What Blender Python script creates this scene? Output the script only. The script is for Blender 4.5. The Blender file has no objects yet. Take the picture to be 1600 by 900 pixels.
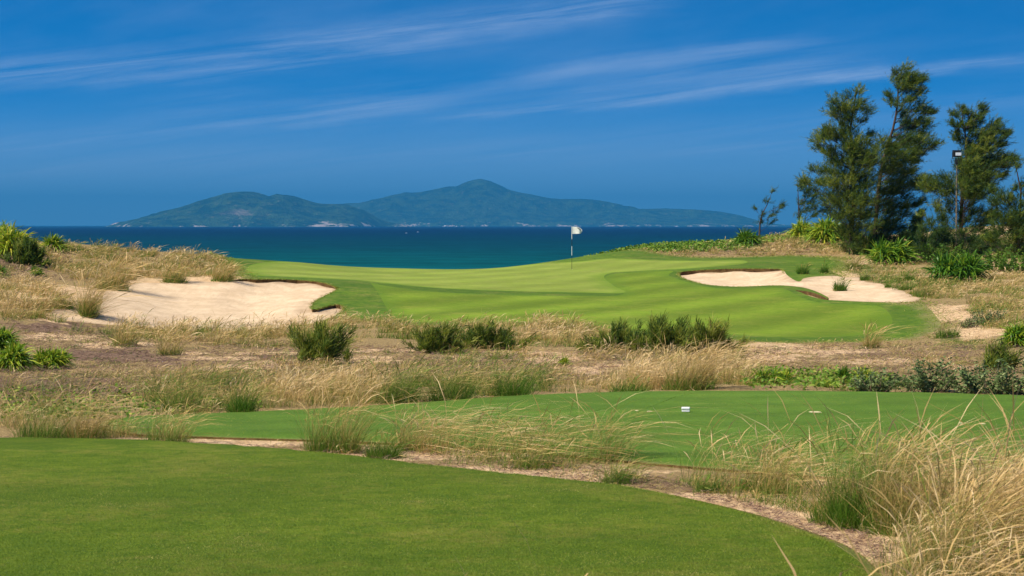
import bpy, math, numpy as np
from mathutils.geometry import delaunay_2d_cdt
from mathutils import Vector
R = math.radians
rng = np.random.default_rng(7)
scene = bpy.context.scene
COL = scene.collection

# ---------------------------------------------------------------- camera
F = 3111.0                      # focal length in photo pixels (70 mm on 36 mm)
PITCH = math.atan(98.0/F)
CP, SP = math.cos(PITCH), math.sin(PITCH)
ZC = 10.0                       # camera height above the sea
cam = bpy.data.cameras.new('camera'); cam_o = bpy.data.objects.new('camera', cam); COL.objects.link(cam_o)
cam.lens = 70; cam.sensor_width = 36; cam.clip_start = 0.1; cam.clip_end = 120000
cam.dof.use_dof = True; cam.dof.focus_distance = 80; cam.dof.aperture_fstop = 9
cam_o.location = (0, 0, ZC); cam_o.rotation_euler = (R(90)-PITCH, 0, 0)
scene.camera = cam_o

def slope(px, py):
    u = (np.asarray(px, float)-800)/F; v = (450-np.asarray(py, float))/F
    k = CP+v*SP
    return u/k, (-SP+v*CP)/k          # X/Y , (Z-ZC)/Y
def at(px, py, Y):
    a, b = slope(px, py)
    return np.stack([a*Y, np.broadcast_to(Y, np.shape(a*Y)).astype(float), ZC+b*Y], -1)

# ---------------------------------------------------------------- terrain height
ctl = []
for X in (-14, -7, 0, 7, 14):
    for Y, z in ((3, -2.36), (9, -2.36), (15, -2.36), (20, -2.42), (23, -2.55), (27, -2.55), (31, -2.58), (37, -2.87), (45, -3.05)):
        ctl.append((X, Y, z))
for p in [(0,500,58),(100,480,62),(0,430,72),(0,395,80),(0,372,90),(100,383,88),(200,394,88),(300,402,90),(370,407,93),
          (160,455,70),(200,435,76),(300,436,77),(378,436,77),(526,449,75),(400,514,60),(150,507,60),(537,482,68),
          (640,508,60),(800,505,60),(900,513,59),(1137,523,58),(1300,532,57),(1440,530,57),(1600,500,60),(1600,560,46),
          (1470,505,62),(1440,470,70),(1600,460,72),(1340,470,71),(1205,446,81),(1070,436,88),(1058,428,92),(1137,421,93),
          (1239,421,93),(1374,446,80),(1436,430,86),(600,441,82),(700,450,80),(805,455,79),(900,457,79),(969,457,79),
          (700,475,71),(900,480,70),(1100,480,70),(1250,495,66),(895,421,102),(750,429,97),(600,425,100),(500,426,90),
          (480,411,100),(620,419,107),(750,421,112),(850,410,113),(950,395,115),(1060,400,112),(1060,408,105),(1168,408,105),
          (1170,401,112),(1300,402,108),(1000,389,122),(1050,384,123),(1165,377,125),(1240,368,126),(1330,398,112),
          (1500,430,92),(1600,416,92),(1400,402,105),(1500,400,108),(1300,372,128),(1440,364,128),(1550,352,128),(1650,352,125),
          (1600,385,108)]:
    P = at(*p); ctl.append((P[0], P[1], P[2]-ZC))
for X, Y, z in [(-25,112,-3.2),(-12,118,-3.4),(-2,122,-3.3),(4,124,-2.9),(-40,138,-6),(-20,138,-6),(0,138,-5.6),(10,138,-3.6),
                (22,142,-2.6),(36,142,-1.8),(-50,90,-.5),(-50,60,-1.6),(-50,30,-2.2),(-50,5,-2.3),(50,90,-.9),(50,60,-2),(50,30,-2.4),
                (50,5,-2.3),(55,125,-.3),(-55,115,-2.5)]:
    ctl.append((X, Y, z))
for X in (-55, -25, 0, 25, 55):
    ctl += [(X, 160, -7.5), (X, 185, -10.2), (X, 215, -12.5), (X, 250, -13.5), (X, -20, -2.4)]
ctl = np.array(ctl)
def tps(C, Q, lam=0.02):
    S = np.array([1, .7])
    def K(A, B):
        d2 = (((A[:, None]-B[None])*S)**2).sum(-1)+1e-9
        return .5*d2*np.log(d2)
    n = len(C); P = np.c_[np.ones(n), C[:, :2]]
    M = np.block([[K(C[:, :2], C[:, :2])+lam*np.eye(n), P], [P.T, np.zeros((3, 3))]])
    w = np.linalg.solve(M, np.r_[C[:, 2], np.zeros(3)])
    out = np.empty(len(Q))
    for i in range(0, len(Q), 20000):
        q = Q[i:i+20000]; out[i:i+20000] = K(q, C[:, :2])@w[:n]+np.c_[np.ones(len(q)), q]@w[n:]
    return out
GS = .5
gx = np.arange(-60, 60.01, GS); gy = np.arange(-20, 250.01, GS)
GX, GY = np.meshgrid(gx, gy)
GH = tps(ctl, np.c_[GX.ravel(), GY.ravel()]).reshape(GX.shape)+ZC
def H(x, y):
    x = np.clip(np.asarray(x, float), -59.9, 59.9); y = np.clip(np.asarray(y, float), -19.9, 249.5)
    i = (y+20)/GS; j = (x+60)/GS; i0 = i.astype(int); j0 = j.astype(int); a = i-i0; b = j-j0
    return (GH[i0, j0]*(1-a)*(1-b)+GH[i0+1, j0]*a*(1-b)+GH[i0, j0+1]*(1-a)*b+GH[i0+1, j0+1]*a*b)
YS = 5*1.004**np.arange(0, 815)
def hit(px, py):
    """first terrain point along the rays of the given photo pixels"""
    px = np.atleast_1d(np.asarray(px, float)); py = np.atleast_1d(np.asarray(py, float))
    a, b = slope(px, py)
    out = np.full(len(px), np.nan)
    for i in range(0, len(px), 4000):
        A, B = a[i:i+4000, None], b[i:i+4000, None]
        d = ZC+B*YS-H(A*YS, np.broadcast_to(YS, (len(A), len(YS))))
        below = d < 0
        k = below.argmax(1); ok = below.any(1) & (k > 0) & (YS[k] < 140)
        r = np.arange(len(A)); k1 = np.clip(k, 1, None)
        d0, d1 = d[r, k1-1], d[r, k1]; t = d0/(d0-d1+1e-12)
        y = YS[k1-1]+(YS[k1]-YS[k1-1])*t
        out[i:i+4000] = np.where(ok, y, np.nan)
    y = out; x = a*y
    return np.stack([x, y, H(np.nan_to_num(x), np.nan_to_num(y, nan=50))], -1)
def proj(x, y, z):
    dz = np.asarray(z)-ZC
    zc = y*CP-dz*SP; up = y*SP+dz*CP
    return 800+F*x/zc, 450-F*up/zc

# ---------------------------------------------------------------- outlines on the ground
def catmull(P, n=8, closed=True):
    P = np.array(P, float); m = len(P); out = []
    for i in range(m):
        p0, p1, p2, p3 = P[(i-1) % m], P[i], P[(i+1) % m], P[(i+2) % m]
        for t in np.linspace(0, 1, n, endpoint=False):
            out.append(.5*((2*p1)+(-p0+p2)*t+(2*p0-5*p1+4*p2-p3)*t*t+(-p0+3*p1-3*p2+p3)*t**3))
    return np.array(out)
def outline(pts, n=8):
    """pts: (px, py) seen on the ground, or (px, py, Y) with the distance given; returns world xy"""
    W = []
    for p in pts:
        if len(p) == 3:
            a, _ = slope(p[0], p[1]); W.append((a*p[2], p[2]))
        else:
            h = hit(p[0], p[1])[0]
            if np.isnan(h[0]): a, _ = slope(p[0], p[1]); h = (a*113, 113)
            W.append((h[0], h[1]))
    return catmull(W, n)
def inside(poly, x, y):
    c = np.zeros(len(x), bool); n = len(poly)
    for i in range(n):
        x0, y0 = poly[i]; x1, y1 = poly[(i+1) % n]
        if y0 == y1: continue
        s = ((y0 > y) != (y1 > y)) & (x < (x1-x0)*(y-y0)/(y1-y0)+x0)
        c ^= s
    return c
def dist(poly, x, y):
    d = np.full(len(x), 1e9); n = len(poly)
    for i in range(n):
        a = poly[i]; b = poly[(i+1) % n]; e = b-a; L = (e@e)+1e-12
        t = np.clip(((x-a[0])*e[0]+(y-a[1])*e[1])/L, 0, 1)
        d = np.minimum(d, np.hypot(x-a[0]-t*e[0], y-a[1]-t*e[1]))
    return d
POLY = {}
POLY['tee_near'] = outline([(-500,692),(-200,690),(0,690),(150,692),(300,697),(500,712),(700,735),(900,757),(1000,768),(1150,800),(1250,830),(1330,862),(1372,900),(1390,950),(1330,1035),(600,1060),(-500,1060)], 8)
POLY['tee_far'] = outline([(155,664),(200,655),(330,650),(420,646),(600,636),(700,629),(800,622),(1000,616),(1200,615),(1400,617),(1600,622),(1900,632),(2000,690),(1900,760),(1600,772),(1300,750),(1000,726),(800,707),(600,695),(330,686),(200,680)], 6)
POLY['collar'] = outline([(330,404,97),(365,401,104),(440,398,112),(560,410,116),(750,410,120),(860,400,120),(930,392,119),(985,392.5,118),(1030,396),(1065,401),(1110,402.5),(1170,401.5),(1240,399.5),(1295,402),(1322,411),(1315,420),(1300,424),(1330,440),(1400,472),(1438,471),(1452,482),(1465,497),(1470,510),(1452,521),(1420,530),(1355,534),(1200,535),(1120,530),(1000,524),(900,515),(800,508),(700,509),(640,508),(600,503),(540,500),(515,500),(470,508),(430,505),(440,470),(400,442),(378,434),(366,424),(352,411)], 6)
POLY['fairway'] = outline([(578,441),(598,470),(622,500),(660,504),(760,503),(900,508),(1040,520),(1130,523),(1230,527),(1340,524),(1385,514),(1394,498),(1378,480),(1345,476),(1290,474),(1255,466),(1228,452),(1204,449),(1154,451),(1104,448),(1066,438),(1045,430),(1050,423),(1000,425),(960,428),(945,434),(958,448),(975,457),(960,462),(900,462),(805,461),(670,455),(600,446)], 6)
POLY['green'] = outline([(405,411),(385,421),(400,430),(500,435),(560,438),(589,441),(670,449),(805,455),(900,457),(975,457.5),(960,447),(944,433),(957,426),(1000,423.5),(1060,420.5),(1110,417),(1155,413),(1168,409),(1150,406),(1100,407.5),(1040,407),(990,405),(950,404),(900,410,109),(840,414,111),(750,418,112.5),(650,418,110),(560,413,107),(470,408,102)], 6)
POLY['bunker_left'] = outline([(378,436),(400,436.5),(456,437),(499,440.5),(526,449),(524,454),(508,462),(492,471),(487,480),(491,484),(508,479),(526,475),(536,478),(537,485),(520,496),(495,505),(472,509),(405,515),(337,517),(290,515),(236,513),(200,509),(162,507),(120,502),(90,497),(78,488),(100,482),(135,487),(154,485),(160,470),(164,456),(185,446),(216,442),(253,442),(304,439),(340,441)], 6)
POLY['bunker_right'] = outline([(1058,428),(1064,425),(1087,422.5),(1137,420),(1200,420),(1222,421),(1229,429),(1240,437),(1250,440),(1256,435),(1275,432),(1305,431),(1322,434),(1340,433),(1352,440),(1374,443),(1392,449),(1411,455),(1425,462),(1440,468),(1418,472),(1370,472),(1340,471),(1310,469.5),(1288,468),(1265,462.5),(1252,457),(1243,453.5),(1262,455.5),(1280,460.5),(1293,467),(1294,465),(1280,457.5),(1262,451),(1238,447),(1205,446),(1154,448),(1104,445),(1070,436)], 6)
LIPMAT = {}

def sstep(t): t = np.clip(t, 0, 1); return t*t*(3-2*t)
def offset(reg, x, y):
    """height of each surface above the base terrain"""
    x = np.asarray(x); y = np.asarray(y)
    if reg == 'tee_near': return .055*sstep(dist(POLY[reg], x, y)/.25)+.02
    if reg == 'tee_far': return .05*sstep(dist(POLY[reg], x, y)/.35)+.02
    if reg.startswith('bunker'):
        px, py = proj(x, y, H(x, y)); d = dist(POLY[reg], x, y)
        if reg == 'bunker_left':
            lip = (.12+.03*np.sin(x*5))*sstep((px-360)/20); bowl = .30*sstep(d/3)
        else:
            lip = (.15+.03*np.sin(x*4))*sstep((1228-px)/16)*sstep((1430-py)/1)+.0; bowl = .25*sstep(d/2.5)
            lip = np.where((px > 1235) & (px < 1302) & (py > 449), .14, lip)
        wob = .012*np.sin(x*2.1+y*.7)*sstep(d)
        return -lip-bowl+wob
    return np.zeros(len(x))

def surf(x, y):
    x = np.atleast_1d(np.asarray(x, float)); y = np.atleast_1d(np.asarray(y, float)); z = H(x, y)
    for k in ('bunker_left', 'bunker_right', 'tee_near', 'tee_far'):
        lo, hi = POLY[k].min(0), POLY[k].max(0)
        if x.max() < lo[0] or x.min() > hi[0] or y.max() < lo[1] or y.min() > hi[1]: continue
        i = np.where(inside(POLY[k], x, y))[0]
        if len(i): z[i] += offset(k, x[i], y[i])
    return z
# ---------------------------------------------------------------- one triangulation of the course, split by surface
pts = []
y = 3.0; rows = 0
while y < 150:
    s = .0085*y if y > 12 else .1
    s = max(s, .1)
    half = .30*y+5
    xs = np.arange(-half, half, s*1.15)
    pts.append(np.c_[xs+rng.uniform(-.25, .25, len(xs))*s, np.full(len(xs), y)+rng.uniform(-.25, .25, len(xs))*s])
    y += s; rows += 1
for yy in np.arange(-20, 250, 4.0):
    half = .30*yy+6 if 3 <= yy < 150 else 0
    xs = np.r_[np.arange(-60, 60.1, 4.0)]
    xs = xs[np.abs(xs) > half]
    pts.append(np.c_[xs, np.full(len(xs), yy)])
for X in (-900, -500, -250, -120, 120, 250, 500, 900):
    for Y in (-300, -150, -60, -20, 30, 60, 90, 120, 150, 185, 215, 250): pts.append([[X, Y]])
for X in range(-60, 61, 20):
    for Y in (-300, -150, -60): pts.append([[X, Y]])
free = np.concatenate([np.asarray(p, float) for p in pts])
allp = []; edges = []
def resample(poly):
    out = [poly[0]]
    for p in poly[1:]:
        if np.hypot(*(p-out[-1])) > .012*max(3, p[1])*.25: out.append(p)
    if np.hypot(*(out[-1]-out[0])) < .003*out[0][1]: out.pop()
    return np.array(out)
for k in POLY:
    POLY[k] = resample(POLY[k]); n0 = len(allp)
    allp += [tuple(p) for p in POLY[k]]
    edges += [(n0+i, n0+(i+1) % len(POLY[k])) for i in range(len(POLY[k]))]
near = np.ones(len(free), bool)
for k in POLY:
    near &= dist(POLY[k], free[:, 0], free[:, 1]) > .0022*np.maximum(free[:, 1], 5)
free = free[near]
allp += [tuple(p) for p in free]
V, E, Fc, *_ = delaunay_2d_cdt([Vector(p) for p in allp], edges, [], 0, 1e-5)
V = np.array([(v.x, v.y) for v in V]); T = np.array([f for f in Fc if len(f) == 3])
cx, cy = V[T].mean(1).T
PRI = ['bunker_left', 'bunker_right', 'tee_near', 'tee_far', 'green', 'fairway', 'collar']
REG = ['ground']+PRI
reg = np.zeros(len(T), int)
for i, k in reversed(list(enumerate(PRI))):
    bb = POLY[k]; m = (cx > bb[:, 0].min()) & (cx < bb[:, 0].max()) & (cy > bb[:, 1].min()) & (cy < bb[:, 1].max())
    idx = np.where(m)[0]; reg[idx[inside(POLY[k], cx[idx], cy[idx])]] = i+1

# ---------------------------------------------------------------- material helpers
def mat(name):
    m = bpy.data.materials.new(name); m.use_nodes = True; nt = m.node_tree; nt.nodes.clear()
    return m, nt
class N:
    def __init__(s, nt): s.nt = nt
    def node(s, t, **kw):
        n = s.nt.nodes.new(t)
        for k, v in kw.items():
            if k.startswith('i_'): n.inputs[k[2:].replace('_', ' ')].default_value = v
            else: setattr(n, k, v)
        return n
    def link(s, a, b): s.nt.links.new(a, b)
    def math(s, op, a, b=None, c=None, clamp=False):
        n = s.nt.nodes.new('ShaderNodeMath'); n.operation = op; n.use_clamp = clamp
        for i, v in enumerate((a, b, c)):
            if v is None: continue
            if isinstance(v, (int, float)): n.inputs[i].default_value = v
            else: s.link(v, n.inputs[i])
        return n.outputs[0]
    def smooth(s, v, a, b):
        n = s.node('ShaderNodeMapRange', interpolation_type='SMOOTHSTEP'); s.link(v, n.inputs['Value'])
        n.inputs['From Min'].default_value = a; n.inputs['From Max'].default_value = b
        return n.outputs[0]
    def noise(s, vec, scale, detail=4, rough=.55, dist=0):
        n = s.node('ShaderNodeTexNoise'); n.inputs['Scale'].default_value = scale; n.inputs['Detail'].default_value = detail
        n.inputs['Roughness'].default_value = rough; n.inputs['Distortion'].default_value = dist
        if vec is not None: s.link(vec, n.inputs['Vector'])
        return n.outputs['Fac']
    def map(s, vec, scale=(1, 1, 1), rot=(0, 0, 0)):
        n = s.node('ShaderNodeMapping'); n.inputs['Scale'].default_value = scale; n.inputs['Rotation'].default_value = rot; s.link(vec, n.inputs['Vector'])
        return n.outputs[0]
    def mix(s, f, a, b):
        n = s.node('ShaderNodeMix', data_type='RGBA')
        for i, v in ((0, f), (6, a), (7, b)):
            if isinstance(v, (int, float)): n.inputs[i].default_value = v
            elif isinstance(v, tuple): n.inputs[i].default_value = (*v, 1) if len(v) == 3 else v
            else: s.link(v, n.inputs[i])
        return n.outputs[2]
    def pos(s): return s.node('ShaderNodeNewGeometry').outputs['Position']
    def attr(s, name): return s.node('ShaderNodeAttribute', attribute_name=name).outputs['Fac']
    def bump(s, h, strength, distance):
        n = s.node('ShaderNodeBump'); n.inputs['Strength'].default_value = strength; n.inputs['Distance'].default_value = distance
        s.link(h, n.inputs['Height']); return n.outputs[0]
    def out(s, col, rough=.9, spec=.2, normal=None):
        b = s.node('ShaderNodeBsdfPrincipled'); b.inputs['Roughness'].default_value = rough
        b.inputs['Specular IOR Level'].default_value = spec
        if isinstance(col, tuple): b.inputs['Base Color'].default_value = (*col, 1)
        else: s.link(col, b.inputs['Base Color'])
        if normal is not None: s.link(normal, b.inputs['Normal'])
        o = s.node('ShaderNodeOutputMaterial'); s.link(b.outputs[0], o.inputs['Surface']); return b

M = {}
def turf_mat(name, a, b, dry, stripe=None, fine=22, amp=.5, dryamt=.5, edge=None):
    m, nt = mat(name); n = N(nt); p = n.pos()
    big = n.noise(p, .16, 4, .6); midn = n.noise(p, 3.0, 5, .65); f = n.noise(p, fine, 4, .7)
    s = n.math('ADD', n.math('MULTIPLY', midn, .4), n.math('MULTIPLY', f, .6))
    col = n.mix(n.smooth(s, .40, .60), a, b)
    if stripe:                                    # mown bands
        w = n.node('ShaderNodeTexWave', wave_type='BANDS', bands_direction='X'); w.inputs['Scale'].default_value = stripe[0]
        w.inputs['Distortion'].default_value = 2.5; w.inputs['Detail'].default_value = 3; w.inputs['Detail Scale'].default_value = .5
        n.link(n.map(p, rot=(0, 0, R(stripe[1]))), w.inputs['Vector'])
        hsv = n.node('ShaderNodeHueSaturation'); n.link(col, hsv.inputs['Color'])
        n.link(n.math('ADD', n.math('MULTIPLY', w.outputs['Fac'], stripe[2]), 1-stripe[2]/2), hsv.inputs['Value']); col = hsv.outputs[0]
    dn = n.math('ADD', n.math('MULTIPLY', n.noise(p, .8, 6, .7), .6), n.math('MULTIPLY', n.noise(p, 9, 3, .7), .4))
    col = n.mix(n.math('MULTIPLY', n.smooth(dn, .47, .66), dryamt), col, dry)
    col = n.mix(n.math('MULTIPLY', n.smooth(big, .4, .6), .4), col, tuple(x*.72 for x in a))
    if edge:                                      # where the mowing heights blend into each other
        e = n.math('ADD', n.attr('edge'), n.math('MULTIPLY', n.math('SUBTRACT', n.noise(p, 1.5, 4, .7), .5), edge[1]*1.6))
        col = n.mix(n.math('MULTIPLY', n.math('SUBTRACT', 1.0, n.smooth(e, -edge[1]*.3, edge[1])), edge[2]), col, edge[0])
    nb = n.bump(n.noise(p, fine*1.6, 3, .7), amp, .03)
    n.out(col, .85, .12, nb); return m
M['tee_near'] = turf_mat('tee_turf', (.08, .148, .006), (.17, .235, .014), (.31, .27, .05), None, 40, 1.2, .6, ((.26, .2, .09), .12, .7))
M['tee_far'] = turf_mat('far_tee_turf', (.072, .145, .014), (.11, .195, .022), (.15, .19, .03), (.25, 80, .15), 30, .6, .4, ((.26, .2, .09), .15, .7))
M['green'] = turf_mat('putting_turf', (.18, .235, .028), (.22, .275, .038), (.32, .31, .08), (.1, 25, .24), 5, .3, .6, ((.11, .19, .01), 1.2, .8))
M['fairway'] = turf_mat('fairway_turf', (.115, .18, .009), (.155, .22, .016), (.25, .255, .04), (.09, 30, .42), 5, .4, .55, ((.09, .16, .01), 1.0, .8))
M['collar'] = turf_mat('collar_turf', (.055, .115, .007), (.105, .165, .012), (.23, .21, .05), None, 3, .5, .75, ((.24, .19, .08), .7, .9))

def sand_mat():
    m, nt = mat('bunker_sand'); n = N(nt); p = n.pos()
    s = n.noise(p, 1.2, 6, .6); f = n.noise(p, 25, 4, .7)
    col = n.mix(n.smooth(s, .3, .7), (.58, .42, .26), (.72, .54, .35))
    col = n.mix(n.math('MULTIPLY', n.smooth(n.noise(p, 3, 6, .75), .54, .68), .5), col, (.46, .30, .19))
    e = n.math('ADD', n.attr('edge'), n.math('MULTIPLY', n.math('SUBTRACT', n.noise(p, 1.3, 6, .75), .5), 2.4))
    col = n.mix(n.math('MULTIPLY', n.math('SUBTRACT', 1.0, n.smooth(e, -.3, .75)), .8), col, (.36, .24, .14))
    st = n.noise(n.map(p, (7, .9, 1), (0, 0, R(-12))), 1.0, 5, .65)
    col = n.mix(n.math('MULTIPLY', n.smooth(st, .45, .65), .35), col, (.5, .36, .22))
    rake = n.noise(n.map(p, (1.2, 9, 1), (0, 0, R(24))), 1.4, 3, .6)
    h = n.math('ADD', n.math('MULTIPLY', rake, .7), n.math('MULTIPLY', f, .25))
    n.out(col, .95, .1, n.bump(h, .8, .12)); return m
M['sand'] = sand_mat()
def ground_mat():
    m, nt = mat('dune_ground'); n = N(nt); p = n.pos()
    sand, purp, grn, straw = n.attr('sand'), n.attr('purple'), n.attr('green'), n.attr('straw')
    f = n.noise(p, 30, 4, .7); n1 = n.noise(p, 1.6, 7, .68); n2 = n.noise(p, .9, 6, .65, .6); n3 = n.noise(p, 4.5, 6, .7)
    c_sand = n.mix(n.smooth(n3, .35, .65), (.48, .31, .16), (.74, .52, .30))
    c_str = n.mix(n.smooth(f, .35, .65), (.20, .135, .06), (.40, .29, .13))
    c_pur = n.mix(n.smooth(n3, .35, .65), (.14, .085, .055), (.25, .165, .105))
    c_grn = n.mix(n.smooth(f, .35, .65), (.055, .085, .018), (.15, .18, .04))
    col = c_str
    col = n.mix(n.smooth(n.math('ADD', n.math('MULTIPLY', purp, .5), n2), .62, .74), col, c_pur)
    col = n.mix(n.smooth(n.math('ADD', n.math('MULTIPLY', grn, .6), n3), .72, .86), col, c_grn)
    col = n.mix(n.smooth(n.math('ADD', n.math('MULTIPLY', sand, .6), n1), .66, .76), col, c_sand)
    litter = n.noise(p, 14, 5, .75)
    col = n.mix(n.math('MULTIPLY', n.smooth(litter, .56, .64), .7), col, (.15, .085, .05))
    h = n.math('ADD', n3, n.math('MULTIPLY', litter, .5))
    n.out(col, .95, .05, n.bump(h, .8, .12)); return m
M['ground'] = ground_mat()
def simple(name, col, rough=.6, spec=.4, var=None, scale=8, bump=0):
    m, nt = mat(name); n = N(nt)
    p = n.node('ShaderNodeTexCoord').outputs['Object']
    f = n.noise(p, scale, 5, .65)
    c = n.mix(n.smooth(f, .35, .65), col, var or tuple(x*.8 for x in col))
    n.out(c, rough, spec, n.bump(f, .6, bump) if bump else None); return m
M['lip'] = simple('root_fringe', (.075, .04, .016), .95, .05, (.16, .1, .04), 6)

# ---------------------------------------------------------------- mesh helpers
def mesh_np(name, verts, quads=None, tris=None, mats=(), smooth=True, attrs=None):
    me = bpy.data.meshes.new(name)
    verts = np.asarray(verts, np.float32)
    q = np.zeros((0, 4), np.int32) if quads is None else np.asarray(quads, np.int32).reshape(-1, 4)
    t = np.zeros((0, 3), np.int32) if tris is None else np.asarray(tris, np.int32).reshape(-1, 3)
    me.vertices.add(len(verts)); me.vertices.foreach_set('co', verts.ravel())
    me.loops.add(q.size+t.size); me.loops.foreach_set('vertex_index', np.r_[q.ravel(), t.ravel()])
    me.polygons.add(len(q)+len(t))
    me.polygons.foreach_set('loop_start', np.r_[np.arange(len(q))*4, len(q)*4+np.arange(len(t))*3].astype(np.int32))
    me.update(calc_edges=True)
    me.polygons.foreach_set('use_smooth', np.full(len(q)+len(t), smooth))
    for k, v in (attrs or {}).items():
        a = me.attributes.new(k, 'FLOAT', 'POINT'); a.data.foreach_set('value', np.asarray(v, np.float32))
    for m in mats: me.materials.append(m)
    me.validate()
    return me
def link(name, me, parent=None, loc=None):
    o = bpy.data.objects.new(name, me); COL.objects.link(o)
    if loc is not None: o.location = loc
    if parent is not None: o.parent = parent
    return o
def tag(o, label=None, cat=None, group=None, kind=None):
    if label: o['label'] = label
    if cat: o['category'] = cat
    if group: o['group'] = group
    if kind: o['kind'] = kind
    return o
def empty(name, loc):
    o = bpy.data.objects.new(name, None); COL.objects.link(o); o.location = loc; o.empty_display_size = .2; return o

# surfaces from the triangulation
def blob(px, py, L):
    out = np.zeros(len(px))
    for (x, yy, rx, ry, w) in L:
        out = np.maximum(out, w*np.exp(-(((px-x)/rx)**2+((py-yy)/ry)**2)))
    return out
SAND = [(200,537,40,2.5,1.3),(250,528,50,2,1.1),(330,560,60,2.5,1.2),(420,552,50,2.5,1.2),(480,572,60,3,1.1),(600,548,60,2.5,1.2),(720,560,50,3,1),(800,552,70,3,1.2),(960,572,50,3,1.1),(1300,548,80,3,1),(1200,540,50,4,1.2),(1470,575,60,4,1.1),(80,460,70,14,1),(110,496,60,8,.8),(560,710,260,10,1),(250,692,260,7,1),(850,740,180,12,1),(1120,785,150,16,1),(1350,850,90,26,1),(1240,815,100,20,1),
        (620,652,200,7,1),(1250,548,110,10,.7),(1180,562,60,12,1),(1490,490,55,13,1),(1520,520,45,10,1.1),(1400,565,120,6,.7),(1560,420,60,8,.9),(1560,362,45,12,1),
        (1430,372,40,14,.8),(1530,345,40,12,.8),(90,527,60,6,.9),(160,540,40,5,.9),(450,568,70,7,.8),(560,562,60,6,.9),(360,575,60,6,.8),(860,560,60,8,.9),(900,580,50,8,.8),
        (230,443,60,9,.9),(330,436,50,7,.9),(1350,408,25,6,.8),(1290,430,50,8,.9),(490,652,60,7,1.2),(300,552,30,3,.8)]
PURP = [(40,410,60,16,1),(60,600,110,14,1),(160,555,80,10,1),(80,510,90,10,.7),(240,560,90,9,.8),(450,555,80,10,.7),(1000,560,90,10,.5),(720,548,60,8,.7),(1400,560,120,20,.35),(950,555,60,10,.5)]
GREEN = [(100,640,160,25,.6),(1350,420,60,14,.7),(1500,530,60,18,.6),(650,595,200,14,.4),(1100,385,120,9,.9),(950,393,60,6,1),(800,412,80,4,1),(200,520,120,16,.5),(1250,375,80,8,.3),(1500,470,90,20,.3)]
STRAW = []
order = {}
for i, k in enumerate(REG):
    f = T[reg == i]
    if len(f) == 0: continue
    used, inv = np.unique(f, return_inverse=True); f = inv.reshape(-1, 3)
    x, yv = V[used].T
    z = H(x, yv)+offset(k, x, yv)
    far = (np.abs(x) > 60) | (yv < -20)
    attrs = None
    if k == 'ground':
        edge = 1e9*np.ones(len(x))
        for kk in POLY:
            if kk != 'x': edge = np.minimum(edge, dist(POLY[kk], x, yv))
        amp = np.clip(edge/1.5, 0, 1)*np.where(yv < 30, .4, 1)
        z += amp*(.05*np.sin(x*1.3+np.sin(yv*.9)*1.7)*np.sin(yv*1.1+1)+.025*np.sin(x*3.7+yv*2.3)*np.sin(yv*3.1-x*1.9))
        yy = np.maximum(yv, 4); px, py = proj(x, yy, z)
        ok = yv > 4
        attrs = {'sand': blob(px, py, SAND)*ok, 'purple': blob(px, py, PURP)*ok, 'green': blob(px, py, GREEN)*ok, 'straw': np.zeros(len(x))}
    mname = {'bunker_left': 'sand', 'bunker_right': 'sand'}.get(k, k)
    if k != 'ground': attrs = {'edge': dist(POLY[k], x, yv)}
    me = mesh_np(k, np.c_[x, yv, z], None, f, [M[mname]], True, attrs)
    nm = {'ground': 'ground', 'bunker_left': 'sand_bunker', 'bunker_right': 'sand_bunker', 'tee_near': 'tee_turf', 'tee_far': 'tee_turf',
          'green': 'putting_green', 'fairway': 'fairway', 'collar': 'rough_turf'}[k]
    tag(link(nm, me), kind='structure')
# vertical edges wherever two neighbouring surfaces differ in height
em = {}
for fi, t in enumerate(T):
    for a, b in ((t[0], t[1]), (t[1], t[2]), (t[2], t[0])):
        em.setdefault((min(a, b), max(a, b)), []).append(fi)
wv = []; wq = []; bedge = []
for (a, b), fs in em.items():
    if len(fs) == 2 and reg[fs[0]] != reg[fs[1]]: bedge.append((a, b, reg[fs[0]], reg[fs[1]]))
B = np.array(bedge)
zz = {}
for i, k in enumerate(REG):
    zz[i] = H(V[:, 0], V[:, 1])
    vs = np.unique(B[(B[:, 2] == i) | (B[:, 3] == i)][:, :2])
    zz[i][vs] += offset(k, V[vs, 0], V[vs, 1])
for a, b, r0, r1 in B:
    h0, h1 = zz[r0][[a, b]], zz[r1][[a, b]]
    if np.abs(h0-h1).max() < .002: continue
    n0 = len(wv)
    top = np.maximum(h0, h1)+.004; bot = np.minimum(h0, h1)-.02
    wv += [(V[a][0], V[a][1], bot[0]), (V[b][0], V[b][1], bot[1]), (V[b][0], V[b][1], top[1]), (V[a][0], V[a][1], top[0])]
    wq.append((n0, n0+1, n0+2, n0+3))
tag(link('turf_edge', mesh_np('turf_edge', wv, wq, None, [M['lip']], False)), kind='structure')

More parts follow.
